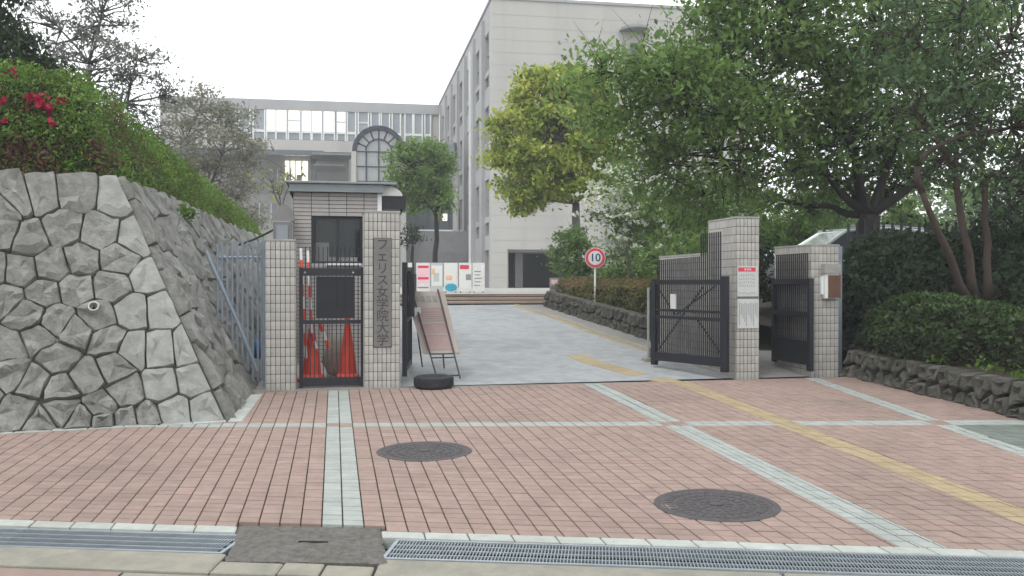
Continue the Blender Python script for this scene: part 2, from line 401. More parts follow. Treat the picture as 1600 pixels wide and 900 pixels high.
for r in range(NR):
    t0, t1 = r / NR, (r + 1) / NR
    for c in range(-62, 86):
        ym = row_line((t0 + t1) / 2, 0)
        q = []
        for (cc, t) in ((c, t0), (c + 1, t0), (c + 1, t1), (c, t1)):
            y = row_line(t, 0)
            for _ in range(4): y = row_line(t, x_at(cc, y))
            q.append((x_at(cc, y), y))
        cx = sum(p[0] for p in q) / 4; cy = sum(p[1] for p in q) / 4
        if not inside(cx, cy): continue
        if not all(inside(*p) or p[1] <= front_y(p[0]) + 0.01 or p[1] > back_y(p[0]) - 0.05 for p in q): pass
        if any(all((p[0] - m.x) ** 2 + (p[1] - m.y) ** 2 < (rr - .03) ** 2 for p in q) for m, rr in MH): continue
        if abs(cx + 1.163 + .1955 * (cy - 5.23)) < 0.445 and cy < 5.23: continue         # under the concrete slab
        k = 'pale' if c in (ca - 1, ca) else 'paver'
        cq = [(cx + (p[0] - cx) * .932, cy + (p[1] - cy) * .885) for p in q]
        pieces = [(cq, k)]
        for fn, hw, kk in ((band_b, .12, 'pale'), (band_c, .09, 'pale'), (band_y, .12, 'yellow')):
            if abs(cx - fn(cy)) > hw + .16: continue
            sl = fn(1.0) - fn(0.0); new = []
            for pl, k0 in pieces:
                for lo, hi, k1 in ((-9, -hw - .003, k0), (-hw + .003, -.004 if kk == 'pale' else hw - .003, kk), (.004, hw - .003, kk), (hw + .003, 9, k0)):
                    if kk == 'yellow' and lo == .004: continue
                    r_ = clip2(clip2(pl, -1, sl, -(fn(0.0) + lo)), 1, -sl, fn(0.0) + hi)
                    if len(r_) > 2 and area2(r_) > 0.0009: new.append((r_, k1))
            pieces = new
        for pl, k in pieces:
            if r in (33, 34) and k != 'yellow': k = 'paver' if k == 'pale' else 'pale'
            mx_ = sum(p[0] for p in pl) / len(pl)
            if r < 33 and k == 'paver' and mx_ > band_c(cy) + .1: k = 'green'
            slots.append((cy * cy + cx * cx, pl, k))
slots.sort(key=lambda s: s[0] - (0 if abs(s[1][0][0]) < 0.6 * s[1][0][1] else -60))
rest = MB(); order = ['paver', 'pale', 'yellow', 'green']
for i, (d, q, k) in enumerate(slots):
    q2 = q
    lift = random.gauss(0, 0.0008)
    tl = random.gauss(0, 0.006)
    pts = [(x, y, G(x, y) - 0.03) for x, y in q2]
    b = rest if i >= 300 else MB()
    if i >= 300: b.cur = order.index(k)
    b.block(pts, (tl * 0.03, random.gauss(0, 0.006) * 0.03, 0.034 + lift), 0.0035)
    if i < 300: b.build('paver', M[k], parent=pav)
rest.build('paver', [M[k] for k in order], parent=pav, kind='stuff')

# pale kerb along the front of the pavement: one stone per two pavers
kb = bpy.data.objects.new('front_kerb', None); COL.objects.link(kb); kb['kind'] = 'structure'; ROOT[kb.name] = Matrix()
ends = [(-1.56 - .243 * (k + 1), -1.56 - .243 * k) for k in range(16)] + [(-.735 + .243 * k, -.735 + .243 * (k + 1)) for k in range(28)]
for x, x1 in ends:
    if True:
        q = []
        for (xx, dy) in ((x + 0.004, -0.115), (x1 - 0.004, -0.115), (x1 - 0.004, -0.006), (x + 0.004, -0.006)):
            y = front_y(xx) + dy; q.append((xx + SLX * dy, y, G(xx, y) - 0.06))
        MB().block(q, (0, 0, 0.066 + random.gauss(0, 0.001)), 0.006).build('kerb_stone', M['kerb'], parent=kb)
# the bed under kerb, grates and gutter
sheet('gutter', [(-6.5, 5.64), (6.5, 4.30), (6.5, 3.55), (-6.5, 4.88)], M['oldconc'], dz=-0.16, step=0.6)

# concrete lip of the gutter, in cast lengths
def fy(x, d): return front_y(x) - d
lip = bpy.data.objects.new('gutter_lip', None); COL.objects.link(lip); lip['kind'] = 'structure'; ROOT[lip.name] = Matrix()
for (xa, xb, top) in ((-6.0, -3.9, .0), (-3.885, -1.475, .0), (-1.465, -1.14, .004), (-1.13, -.93, .010), (-.92, -.68, .004), (-.665, 1.3, .0), (1.315, 3.3, .0), (3.315, 5.5, .0)):
    d0 = 0.475 if not (-1.47 < xa < -.7) else 0.60
    q = [(xx, fy(xx, d), G(xx, fy(xx, d)) - 0.15) for xx, d in ((xa, .76), (xb, .76), (xb, d0), (xa, d0))]
    MB().block(q, (0, 0, 0.152 + top), 0.008).build('gutter_block', M['oldconc'], parent=lip)
# the street
sheet('road', [(-40, 9.0), (-6, 4.93), (-0.3, 4.27), (6.5, 3.57), (40, 0.2), (40, -14), (-40, -6)], M['asphalt'], dz=-0.012, step=2.0)
st = [(xx, fy(xx, d)) for xx, d in ((-6.5, .905), (-1.9, .905), (-1.9, .775), (-6.5, .775))]
sheet('gutter_edge_strip', st, M['paver'], dz=-0.004, step=0.5)
sheet('gutter_edge_strip', [(-1.89, fy(-1.89, 1.4)), (6.5, fy(6.5, 1.4)), (6.5, fy(6.5, .775)), (-1.89, fy(-1.89, .775))], M['oldconc'], dz=-0.006, step=0.5)
sheet('gutter_edge_strip', [(-6.5, fy(-6.5, 1.4)), (-1.9, fy(-1.9, 1.4)), (-1.9, fy(-1.9, .906)), (-6.5, fy(-6.5, .906))], M['oldconc'], dz=-0.008, step=0.5)

# drainage grates
def grate(xa, xb, label):
    fr = Fr((xa, fy(xa, .47), G(xa, 4.7) - 0.0), math.atan(-0.1025)); L = (xb - xa) / math.cos(fr.ang)
    t = thing('drain_grate', fr.o, label, 'drain grate', 'drain grates along the kerb', fr.ang)
    b = MB()
    b.box(fr, 0, L, 0, .022, -.05, .004); b.box(fr, 0, L, .325, .345, -.05, .004); b.box(fr, 0, .02, .0225, .3245, -.05, .003); b.box(fr, L - .02, L, .0225, .3245, -.05, .003)
    b.build('frame', M['galv'], parent=t)
    b = MB(); n = int((L - .05) / .0175)
    for i in range(n):
        a = .03 + i * .0175; b.box(fr, a, a + .005, .0225, .3245, -.0045, 0)
    b.build('cross_bar', M['galv'], parent=t, kind='stuff')
    for y in (.088, .168, .248):
        MB().box(fr, .0205, L - .0205, y, y + .009, -.012, .0015).build('bearing_bar', M['galv'], parent=t)
    MB().box(fr, .0, L, .0, .345, -.15, -.12).build('channel_bed', M['dark'], parent=t)
grate(-5.5, -1.50, 'steel drain grate left of the weathered concrete slab')
grate(-.665, 4.6, 'long steel drain grate right of the weathered concrete slab')

# concrete slab over the drain
class Skew(Fr):
    def __call__(s, a, b, c): return Vector((s.o.x + a * 1.0 - b * .19, s.o.y - a * .05 + b * .98, s.o.z + c))
fr = Skew((-1.443, 4.57, G(-1.4, 4.7)), -.05)
t = thing('drain_cover_slab', fr.o, 'rough weathered concrete drain cover slab between the two steel grates', 'cover slab', None, fr.ang)
def rough_slab(fr, a0, a1, b0, b1, c0, c1, n, m, name, mt, amp=.005):
    mb = MB(); vs = []; 
    for j in range(m + 1):
        for i in range(n + 1):
            a = a0 + (a1 - a0) * i / n; b = b0 + (b1 - b0) * j / m
            e = (i in (0, n)) or (j in (0, m))
            p = fr(a + (random.gauss(0, .004) if e else 0), b + (random.gauss(0, .004) if e else 0), c1 - (.008 if e else 0) + noise.noise(Vector((a * 14, b * 14, 3))) * amp)
            vs.append(p)
    fs = [(j * (n + 1) + i, j * (n + 1) + i + 1, (j + 1) * (n + 1) + i + 1, (j + 1) * (n + 1) + i) for j in range(m) for i in range(n)]
    ring = [i for i in range(n + 1)] + [j * (n + 1) + n for j in range(1, m + 1)] + [m * (n + 1) + i for i in range(n - 1, -1, -1)] + [j * (n + 1) for j in range(m - 1, 0, -1)]
    k = len(vs)
    for r in ring: q = vs[r].copy(); q.z -= (c1 - c0); vs.append(q)
    for i in range(len(ring)):
        j = (i + 1) % len(ring); fs.append((ring[j], ring[i], k + i, k + j))
    mb.add(vs, fs); return mb.build(name, mt, parent=t, smooth=False)
rough_slab(fr, 0, .82, 0, .68, -.12, .008, 30, 20, 'surround', M['slab'])
lid = rough_slab(fr, .09, .72, .05, .56, -.02, .016, 26, 18, 'lid', M['slab'], .006)
MB().box(fr, .36, .52, .30, .315, .01, .0215).build('lifting_slot', M['dark'], parent=t)

# manholes
def manhole(c, r, label):
    z = G(c.x, c.y) + .0045; t = thing('manhole_cover', (c.x, c.y, z), label, 'manhole cover', 'round manhole covers in the paving')
    o = (c.x, c.y, z)
    MB().lathe((c.x, c.y, z - .04), [(r + .045, 0), (r + .045, .041), (r + .040, .044), (r + .006, .044), (r + .003, .041), (r + .003, 0)], 48, axis=(0, -GS, 1)).build('ring_frame', M['iron'], parent=t)
    MB().lathe((c.x, c.y, z - .04), [(r, 0), (r, .042), (r - .012, .0435), (r - .02, .0415), (.012, .0415)], 48, axis=(0, -GS, 1)).build('lid', M['iron'], parent=t)
    b = MB()
    for rr in (r - .05, r - .12, r - .19, r - .26):
        n = max(6, int(rr * 2 * PI / .05))
        for k in range(n):
            a = 2 * PI * k / n; f = Fr((c.x + rr * math.cos(a), c.y + rr * math.sin(a), z + GS * rr * math.sin(a)), a)
            b.block([f(-.022, -.016, 0), f(.022, -.016, 0), f(.022, .016, 0), f(-.022, .016, 0)], (0, 0, .006), .003)
    b.build('raised_tread', M['iron'], parent=t, kind='stuff')
    MB().lathe((c.x, c.y, z + .0), [(.045, 0), (.045, .008), (.035, .009), (.0, .009)], 20).build('centre_boss', M['iron'], parent=t)
manhole(MH[0][0], MH[0][1], 'small looking round iron manhole cover in front of the tyre, nearer the gate')
manhole(MH[1][0], MH[1][1], 'large dark round iron manhole cover in the right foreground beside the pale band')

# driveway rising behind the gate line
gx = lambda x: back_y(x)
drive = [(-1.45, gx(-1.45) + .14), (2.9, gx(2.9) + .14), (2.2, 14.3), (1.15, 18.8), (.10, 22.9), (-2.6, 22.35), (-2.6, 13.2), (-1.55, 12.9)]
dr = sheet('driveway', drive, M['conc'], dz=0.0, step=0.7)
apron = [(-7, gx(-7) + .14), (-1.45, gx(-1.45) + .14), (-1.55, 12.9), (-2.6, 13.2), (-2.6, 22.35), (-7.5, 21.4)]
sheet('yard', apron, M['walk'], dz=-0.006, step=0.9)
sw = [(2.9, gx(2.9) + .14), (4.7, gx(4.7) + .14), (4.7, 14.5), (2.75, 14.9), (1.0, 22.1), (.78, 23.05), (.10, 22.9), (1.15, 18.8), (2.2, 14.3)]
sheet('side_walk', sw, M['walk'], dz=-0.004, step=0.7)
# yellow guiding strip, each block its own paver
def strip(pts, w, m, parent, step=.30, dz=.006, name='guide_paver', frac=1.0):
    L = sum((pts[i + 1] - pts[i]).length for i in range(len(pts) - 1)); n = int(L / step)
    def at(s):
        for i in range(len(pts) - 1):
            l = (pts[i + 1] - pts[i]).length
            if s <= l or i == len(pts) - 2: return pts[i] + (pts[i + 1] - pts[i]) * (s / l), (pts[i + 1] - pts[i]).normalized()
            s -= l
    for i in range(n):
        if random.random() > frac: continue
        p, d = at((i + .5) * L / n); nrm = Vector((d.y, -d.x, 0)).normalized(); h = L / n / 2 - .004; d = Vector((d.x, d.y, 0)).normalized()
        q = [p + d * sa * h + nrm * sb * w for sa, sb in ((-1, -1), (-1, 1), (1, 1), (1, -1))]
        q = [Vector((a.x, a.y, G(a.x, a.y) - .02)) for a in q]
        MB().block(q[::-1] if False else q, (0, 0, .02 + dz), .004).build(name, m, parent=parent)
gs = bpy.data.objects.new('guide_strip', None); COL.objects.link(gs); gs['kind'] = 'structure'; ROOT[gs.name] = Matrix()
strip([dp(1012, 544), dp(925, 516), dp(860, 492), dp(808, 477.5)], .125, M['yellow'], gs)
strip([dp(1052, 594.5), dp(985, 580), dp(925, 564), dp(898, 553)], .15, M['yellow'], gs, frac=.8)
# kerb between driveway and side walk
kd = bpy.data.objects.new('driveway_edge', None); COL.objects.link(kd); kd['kind'] = 'structure'; ROOT[kd.name] = Matrix()
ed = [Vector((2.2, 14.3, 0)), Vector((1.15, 18.8, 0)), Vector((.10, 22.9, 0))]
strip(ed, .05, M['oldconc'], kd, step=.6, dz=.012, name='edge_stone')
# arc of paler cut concrete near the right gate
# threshold rail along the gate line
fr = Fr((-3.3, gx(-3.3), G(-3.3, gx(-3.3))), GA + .0)
MB().box(fr, 0, 8.0, .0, .05, -.06, .012).build('gate_threshold', M['oldconc'], kind='structure')
MB().box(fr, 0, 8.0, .0505, .10, -.06, .002).build('gate_rail_channel', M['rust'], kind='structure')
MB().box(fr, 0, 8.0, .1005, .16, -.06, .010).build('gate_threshold', M['oldconc'], kind='structure')

# plaza behind the steps
sheet('plaza', [(-45, 16), (-7.5, 22.1), (-2.6, 23.0), (.9, 23.72), (1.2, 22.8), (4.5, 22.2), (60, 26), (60, 120), (-45, 120)], M['plaza'], z=1.18, dz=0, step=6)
for k in range(3):                       # three long brick steps
    fs = Fr((-2.6 - .04 * 0, 22.36 + k * .34, 0), GA)
    z1 = .93 + .083 * (k + 1)
    s_ = bpy.data.objects.new('brick_step', None); COL.objects.link(s_); s_['kind'] = 'structure'; ROOT[s_.name] = Matrix()
    MB().box(fs, -.6, 3.65, .06, .5, .6, z1 - .012).build('step_body', M['joint'], parent=s_)
    for i in range(14):
        MB().box(fs, -.6 + i * .3036 + .004, -.6 + (i + 1) * .3036, .0, .34, z1 - .06, z1, .006).build('brick', M['stepm'], parent=s_)

# ================================================================== STONE RETAINING WALL (left)
def plane_hit(p0, n, u, v):
    d = Vector(((u - 800) / F, 1, (440 - v) / F)); e = Vector((0, 0, EYE)); s = (p0 - e).dot(n) / d.dot(n); return e + d * s
A0.z = G(A0.x, A0.y)
nF = (A0 - WB).cross(WC - WB).normalized(); nF = nF if nF.y < 0 else -nF        # outward normals
SE = WB + WD * 14; SE.z = WB.z
nS = (SE - WB).cross(WC - WB).normalized(); nS = nS if nS.x > 0 else -nS
wall = thing('stone_wall', (WB.x, WB.y, WB.z), 'tall battered retaining wall of grey cut stone under the azalea hedge', 'stone wall')
TOPZ = WC.z

def voronoi(seeds, region):
    cells = []
    for i, s in enumerate(seeds):
        poly = [Vector(p) for p in region]
        for j, t in enumerate(seeds):
            if i == j or (t - s).length > 2.5: continue
            m = (s + t) / 2; d = t - s; out = []
            for k in range(len(poly)):
                a, b = poly[k], poly[(k + 1) % len(poly)]
                da, db = (a - m).dot(d), (b - m).dot(d)
                if da <= 0: out.append(a)
                if da * db < 0: out.append(a + (b - a) * (da / (da - db)))
            poly = out
            if len(poly) < 3: break
        cells.append(poly)
    return cells

def stone(poly, n, m, gap=.012, dep=.055, seed=0, name='stone', parent=None, rough=.012):   # one cut stone: poly is its outline in the wall plane
    rnd = random.Random(seed); c = sum(poly, Vector()) / len(poly)
    pts = []
    for i in range(len(poly)):
        a, b = poly[i], poly[(i + 1) % len(poly)]
        l = (b - a).length
        if l < .03: continue
        k = 3 if l > .16 else 2
        for t in range(k):
            p = a + (b - a) * ((t + (.16 if t == 0 else 0)) / k)
            pts.append(p)
    if len(pts) < 4: return
    size = sum((p - c).length for p in pts) / len(pts)
    tilt = n + Vector((rnd.gauss(0, .07), rnd.gauss(0, .07), rnd.gauss(0, .07)))
    mb = MB(); N = len(pts); vs = []
    ph = rnd.random() * 20
    for ring, (ins, d) in enumerate(((gap, -.06), (gap * 1.2, .35 * dep), (gap + .010, dep * .92), (size * .45, dep * 1.12))):
        for p in pts:
            v = c - p; l = v.length; q = p + v * (min(ins, l * .8) / l)
            w = rough * (.3 if ring < 2 else 1.0)
            q = q + n * d + n * noise.noise(q * 9 + Vector((ph, 0, 0))) * w * 2.6 + Vector((rnd.gauss(0, 1), rnd.gauss(0, 1), rnd.gauss(0, 1))) * w * .28
            if ring >= 2: q += n * (q - c).dot(tilt) * .6
            vs.append(q)
    vs.append(c + n * dep * (1.12 + rnd.uniform(-.15, .2)))
    fs = []
    for r in range(3):
        for i in range(N): fs.append((r * N + i, r * N + (i + 1) % N, (r + 1) * N + (i + 1) % N, (r + 1) * N + i))
    for i in range(N): fs.append((3 * N + i, 3 * N + (i + 1) % N, 4 * N))
    mb.add(vs, fs)
    o = mb.build(name, m, parent=parent, smooth=True); o.data.set_sharp_from_angle(angle=math.radians(24)); return o

# centres of the stones as they lie in the front face (photo pixels), dressed corner stones last
SEED = [(8, 330), (30, 318), (66, 312), (118, 308), (5, 368), (-40, 330), (-90, 345), (46, 376), (100, 362), (155, 368), (30, 425), (84, 418), (128, 408), (-10, 425), (70, 462),
        (118, 455), (175, 450), (185, 408), (45, 495), (8, 470), (-38, 470), (88, 505) , (152, 500), (120, 522), (168, 535), (14, 545), (60, 530), (92, 562), (135, 590 ), (178, 575), (20, 588),
        (50, 598), (95, 610), (197, 616), (28, 648), (95, 645), (158, 640), (62, 662), (-30, 560), (-30, 620), (-80, 430), (-85, 520), (-90, 610), (128, 660), (158, 662), (198, 660), (228, 655), (-140, 360), (-140, 450), (-140, 560), (-140, 640), (-200, 400), (-200, 500), (-200, 600), (-40, 385), (-90, 385)]
QUOIN = [(186, 312), (213, 375), (232, 436), (208, 488), (252, 486), (207, 549), (248, 548), (294, 545), (251, 606), (303, 598), (270, 645), (322, 640), (268, 540)]
QUOIN = QUOIN[:-1]
def fplane(u, v): return plane_hit(WB, nF, u, v)
ax = FD; ay = nF.cross(ax); ay = ay if ay.z > 0 else -ay
def to2(p): d = p - WB; return Vector((d.dot(ax), d.dot(ay), 0))
def from2(q): return WB + ax * q.x + ay * q.y
top_y = to2(WC).y
region = [to2(fplane(-230, 710)) , to2(WB + Vector((0, 0, -.05))), to2(WC), Vector((to2(WC).x + 4.0, top_y, 0))]
region[0] = Vector((to2(WC).x + 4.0, -.02, 0)); 
allseeds = SEED + QUOIN
s2 = [to2(fplane(u, v)) for u, v in allseeds]
MB().prism([from2(Vector((r.x, r.y, 0))) - nF * .012 for r in region], -nF * .4).build('wall_core', M['mortar'], parent=wall)
for i, (cell, sd_) in enumerate(zip(voronoi(s2, region), s2)):
    if len(cell) < 3: continue
    q = i >= len(SEED)
    stone([from2(p) for p in cell], nF, M['stone2'] if q else M['stone'], dep=.028 if q else random.uniform(.025, .045), seed=i, parent=wall, gap=.002 if q else .003, rough=.008 if q else .015)
# side face
ax, n_ = WD, nS
ay = nS.cross(ax); ay = ay if ay.z > 0 else -ay
LEN = 15.0; H = to2(WC).y
x_top = to2(WC).x
region = [Vector((-.02, -.25, 0)), Vector((LEN, -.1, 0)), Vector((LEN, H, 0)), Vector((x_top, H, 0))]
seeds = []
r2 = random.Random(5)
row = 0
y = .12
while y < H + .1:
    x = x_top * y / H + (.15 if row % 2 else .32)
    first = True
    while x < LEN:
        seeds.append(Vector((x + (0 if first else r2.uniform(-.07, .07)), y + r2.uniform(-.07, .07) * (0 if first else 1), 0)))
        x += (.45 if first else r2.uniform(.45, .75)) ; first = False
    y += .40; row += 1
MB().prism([from2(r) - nS * .012 for r in region], -nS * .4).build('wall_core', M['mortar'], parent=wall)
for i, cell in enumerate(voronoi(seeds, region)):
    if len(cell) >= 3: stone([from2(p) for p in cell], nS, M['stone'], dep=random.uniform(.02, .045), seed=500 + i, parent=wall, gap=.004, rough=.012)
# drain pipe in the wall
pp = plane_hit(WB, nF, 148, 487)
MB().lathe(pp - nF * .02, [(.050, 0), (.050, .15), (.038, .15), (.038, .02)], 20, axis=nF).build('drain_pipe', M['pvc'], parent=wall)
MB().lathe(pp - nF * .02, [(.0375, .0), (.0375, .10)], 16, axis=nF).build('pipe_bore', M['dark'], parent=wall)
# soil on top of the wall (the raised garden)
nb = 26; mb = MB(); vs = []
for j in range(12):
    for i in range(nb):
        a = WC + WD * (-.02 + 17.0 * i / (nb - 1)); off = [.10, .4, .8, 1.4, 2.2, 3.5, 5, 8, 12, 18, 26, 40][j]
        L_ = FD if i == 0 else Vector((-1, -.165, 0)).normalized()
        vs.append((a.x + L_.x * off, a.y + (FD.y * off if i == 0 else L_.y * off), TOPZ - .10 + (0 if j == 0 else .04) + max(0, off - 1.5) * .03))
mb.add(vs, [(j * nb + i, j * nb + i + 1, (j + 1) * nb + i + 1, (j + 1) * nb + i) for j in range(11) for i in range(nb - 1)])
mb.build('raised_garden_soil', M['soil'], kind='structure')
# pale kerb stones along the foot of the wall
fk = bpy.data.objects.new('wall_foot_kerb', None); COL.objects.link(fk); fk['kind'] = 'structure'; ROOT[fk.name] = Matrix()
def kerbrun(p, d, nrm, L, step, w0, w1, m, par, h=.008, name='kerb_stone'):
    n = int(L / step)
    for i in range(n):
        a = p + d * (i * step + .004); b = p + d * ((i + 1) * step - .004)
        q = [a + nrm * w0, b + nrm * w0, b + nrm * w1, a + nrm * w1]
        q = [Vector((s.x, s.y, G(s.x, s.y) - .06)) for s in q]
        MB().block(q, (0, 0, .06 + h + random.gauss(0, .001)), .006).build(name, m, parent=par)
nf2 = Vector((FD.y, -FD.x, 0)); nf2 = nf2 if nf2.y < 0 else -nf2
ns2 = Vector((WD.y, -WD.x, 0))
kerbrun(WB + nf2 * .0, FD, nf2, 5.2, .3, .0, KB + .005, M['kerb'], fk)
kerbrun(WB + ns2 * .0 - WD * .1, WD, ns2, 1.95, .2, .03, KB + .06, M['kerb'], fk)

# ================================================================== LOW STONE WALLS (right)
def low_wall(p, d, L, h, nrm, label, m, step=.30, name='low_stone_wall', inc=None):
    t = thing(name, (p.x, p.y, G(p.x, p.y)), label, 'stone wall', 'low boulder walls')
    n = int(L / step); core = MB(); vs = []
    for i in range(n + 1):
        a = p + d * (i * step); g = G(a.x, a.y)
        for (o, z) in ((-.07, g - .1), (-.05, g + h - .05), (-.35, g + h - .05), (-.35, g - .1)): vs.append(Vector((a.x + nrm.x * o, a.y + nrm.y * o, z)))
    fs = [(i * 4 + k, i * 4 + (k + 1) % 4, i * 4 + 4 + (k + 1) % 4, i * 4 + 4 + k) for i in range(n) for k in range(4)] + [(3, 2, 1, 0), (n * 4, n * 4 + 1, n * 4 + 2, n * 4 + 3)]
    core.add(vs, fs).build('wall_core', M['mortar'], parent=t)
    global WB, ax, ay
    q0 = Vector((p.x, p.y, G(p.x, p.y) - .03)); e = p + d * L; q1 = Vector((e.x, e.y, G(e.x, e.y) - .03))
    axx = (q1 - q0).normalized(); ayy = Vector((0, 0, 1)) - nrm * .12
    sds = []; rr_ = random.Random(int(L * 100)); y = h * .25; k = 0
    while y < h + .05:
        x = rr_.uniform(0, .15)
        while x < L: sds.append(Vector((x, y + rr_.uniform(-.04, .04), 0))); x += rr_.uniform(.55, 1.25) * step * .85
        y += h * .48; k += 1
    reg = [Vector((0, 0, 0)), Vector((L, 0, 0)), Vector((L, h + .03, 0)), Vector((0, h + .03, 0))]
    for i, cell in enumerate(voronoi(sds, reg)):
        if len(cell) >= 3: stone([q0 + axx * c_.x + ayy * (c_.y + .02 * noise.noise(Vector((c_.x * 4, 3, 1)))) for c_ in cell], nrm, m, gap=.014, dep=rr_.uniform(.045, .075), seed=900 + i + int(L * 10), parent=t, rough=.010)
    # earth and rough coping on the wall top
    return t
nr = Vector((-RWD.y, RWD.x, 0)); nr = nr if nr.x < 0 else -nr
low_wall(RW0 + RWD * .1, RWD, 9.0, .36, nr, 'low wall of dark round boulders under the clipped bushes on the right', M['boulder'])
kerbrun(RW0 + RWD * .0, RWD, nr, 8.7, .3, .0, .055, M['walk'], fk)
HW0 = Vector((2.60, 15.25, 0)); HWD = Vector((-.232, .973, 0)).normalized()
nh = Vector((-HWD.y, HWD.x, 0)); nh = nh if nh.x < 0 else -nh
low_wall(HW0 - HWD * .2, HWD, 7.7, .40, nh, 'low dark boulder wall under the reddish hedge beside the driveway', M['boulder'], step=.26)
# planted beds
def bed(name, poly, zf, step=1.0):
    o = sheet(name, poly, M['soil'], z=0.0, step=step)
    for v in o.data.vertices: v.co.z = zf(v.co.x, v.co.y) + noise.noise(v.co * .8) * .04
    return o
e0 = RW0 - nr * .12; e1 = RWE - nr * .12
def bedz(x, y):
    d = Vector((x - RW0.x, y - RW0.y, 0)).dot(-nr); return G(RW0.x, min(y, 12.3)) + .30 + min(max(d - .2, 0) * .22, .75)
bed('planting_bed', [(e0.x, e0.y), (e1.x, e1.y), (40, e1.y), (40, 40), (4.66, 22), (4.62, 13)], bedz)
bed('hedge_bed', [(2.70, 15.3), (.98, 22.7), (4.4, 22.3), (4.6, 15.2)], lambda x, y: G(x, y) + .34)
# ================================================================== GATE PILLARS
TW, TH = 0.056, 0.104
def tile_mesh(w, h, d=.008):
    mb = MB(); mb.block([(-w / 2, .0, -h / 2), (w / 2, .0, -h / 2), (w / 2, .0, h / 2), (-w / 2, .0, h / 2)], (0, -d, 0), .0018)
    return mb.mesh('tile_%d' % int(w * 1000))
def tiled_face(t, rz, origin, width, height, nc, nr_, m, name='tile', stuff=False, skip=None, jo=.006, zrand=.0006):
    # tiles over the face that starts at origin (local to t) and runs along rz
    w, h = width / nc, height / nr_; me = tile_mesh(w - jo, h - jo); me.materials.append(m)
    f = Fr(origin, rz)
    if stuff:
        mb = MB()
        for i in range(nc):
            for j in range(nr_):
                if skip and skip(i / nc * width + w / 2, j * h + h / 2): continue
                a, c = (i + .5) * w, (j + .5) * h; g = f
                mb.block([g(a - w / 2 + jo / 2, 0, c - h / 2 + jo / 2), g(a + w / 2 - jo / 2, 0, c - h / 2 + jo / 2), g(a + w / 2 - jo / 2, 0, c + h / 2 - jo / 2), g(a - w / 2 + jo / 2, 0, c + h / 2 - jo / 2)],
                         f(0, -.008 + random.gauss(0, zrand), 0) - f(0, 0, 0), .0018)
        mm = mb.mesh(name); mm.materials.append(m)
        link_mesh(name, mm, t, (0, 0, 0), kind='stuff'); return
    for i in range(nc):
        for j in range(nr_):
            if skip and skip(i / nc * width + w / 2, j * h + h / 2): continue
            p = f((i + .5) * w, random.gauss(0, zrand), (j + .5) * h)
            link_mesh(name, me, t, p, rz)

def pillar(front_left, w, d, ztop, label, skip=None, side='left', name='gate_pillar'):
    x, y = front_left; z = G(x, y) - .02
    t = thing(name, (x, y, z), label, 'gate pillar', 'tiled gate pillars', GA)
    fr = Fr((x, y, z), GA); H = ztop - z
    MB().box(fr, 0, w, 0, d, 0, H - .012).build('pillar_core', M['grout'], parent=t)
    MB().box(fr, -.012, w + .012, -.012, d + .012, H - .0115, H + .012, .004).build('cap', M['cap'], parent=t)
    nc = max(3, round(w / TW)); nr_ = round((H - .012) / TH)
    tiled_face(t, 0, (0, 0, 0), w, H - .012, nc, nr_, M['tile'], skip=skip)
    ns = max(2, round(d / TW))
    tiled_face(t, -PI / 2, (0, d, 0), d, H - .012, ns, nr_, M['tile'], stuff=ns * nr_ > 130)
    tiled_face(t, PI / 2, (w, 0, 0), d, H - .012, ns, nr_, M['tile'], stuff=True)
    return t, fr, H

pl, frl, _ = pillar((-2.90, 10.72), .335, .33, 1.99, 'low plain tiled gate pillar beside the stone wall, left of the cones')
sp_z = 2.34
def skp(a, c): return .10 < a < .335 and .49 < c < 1.835
ps, frs, Hs = pillar((-1.775, 10.94), .42, .40, sp_z, 'tall tiled gate pillar carrying the vertical stone name plaque', skip=None)
# stone plaque with the engraved name
c0 = .505; c1 = 1.825
pq = thing('name_plaque', frs(.10, -.012, c0), 'vertical grey stone plaque with engraved Japanese characters on the tall pillar', 'plaque', None, GA)
MB().box(frs, .105, .325, -.0125, -.004, c0, c1).build('plaque_back', M['engr'], parent=pq)
pb = MB(); pb.block([frs(.112, -.0125, c0 + .008), frs(.318, -.0125, c0 + .008), frs(.318, -.0125, c1 - .008), frs(.112, -.0125, c1 - .008)], frs(0, -.014, 0) - frs(0, 0, 0), .003)
pb.build('stone_panel', M['plaque'], parent=pq)
chars = 'フェリス女学院大学'
for i, ch in enumerate(chars):
    ringobj_text(ch, .150, M['engr'], pq, frs, .215, -.0275, c1 - .085 - i * .1435, name='character', extrude=.0015, bold=.001)

# right main pillar with its long tiled wing
pr, frr, Hr = pillar((2.915, 11.84), .315, .88, 2.335, 'tall tiled gate pillar right of the driveway carrying two white notices')
wg = thing('gate_wing_wall', frr(.02, .882, 0), 'low tiled wing wall receding behind the open black driveway gate', 'wing wall', None, GA)
fw = Fr(frr(.02, .882, 0), GA)
MB().box(fw, 0, .24, 0, 2.0, 0, 1.66).build('wall_core', M['grout'], parent=wg)
MB().box(fw, -.012, .252, .0, 2.012, 1.6605, 1.69, .004).build('cap', M['cap'], parent=wg)
tiled_face(wg, -PI / 2, (0, 2.0, 0), 2.0, 1.66, 20, 16, M['tile'], stuff=True)
# far right pillar
p2, fr2, H2 = pillar((3.965, 12.08), .40, 1.0, 1.985, 'lower tiled gate pillar at far right carrying the wooden notice box')

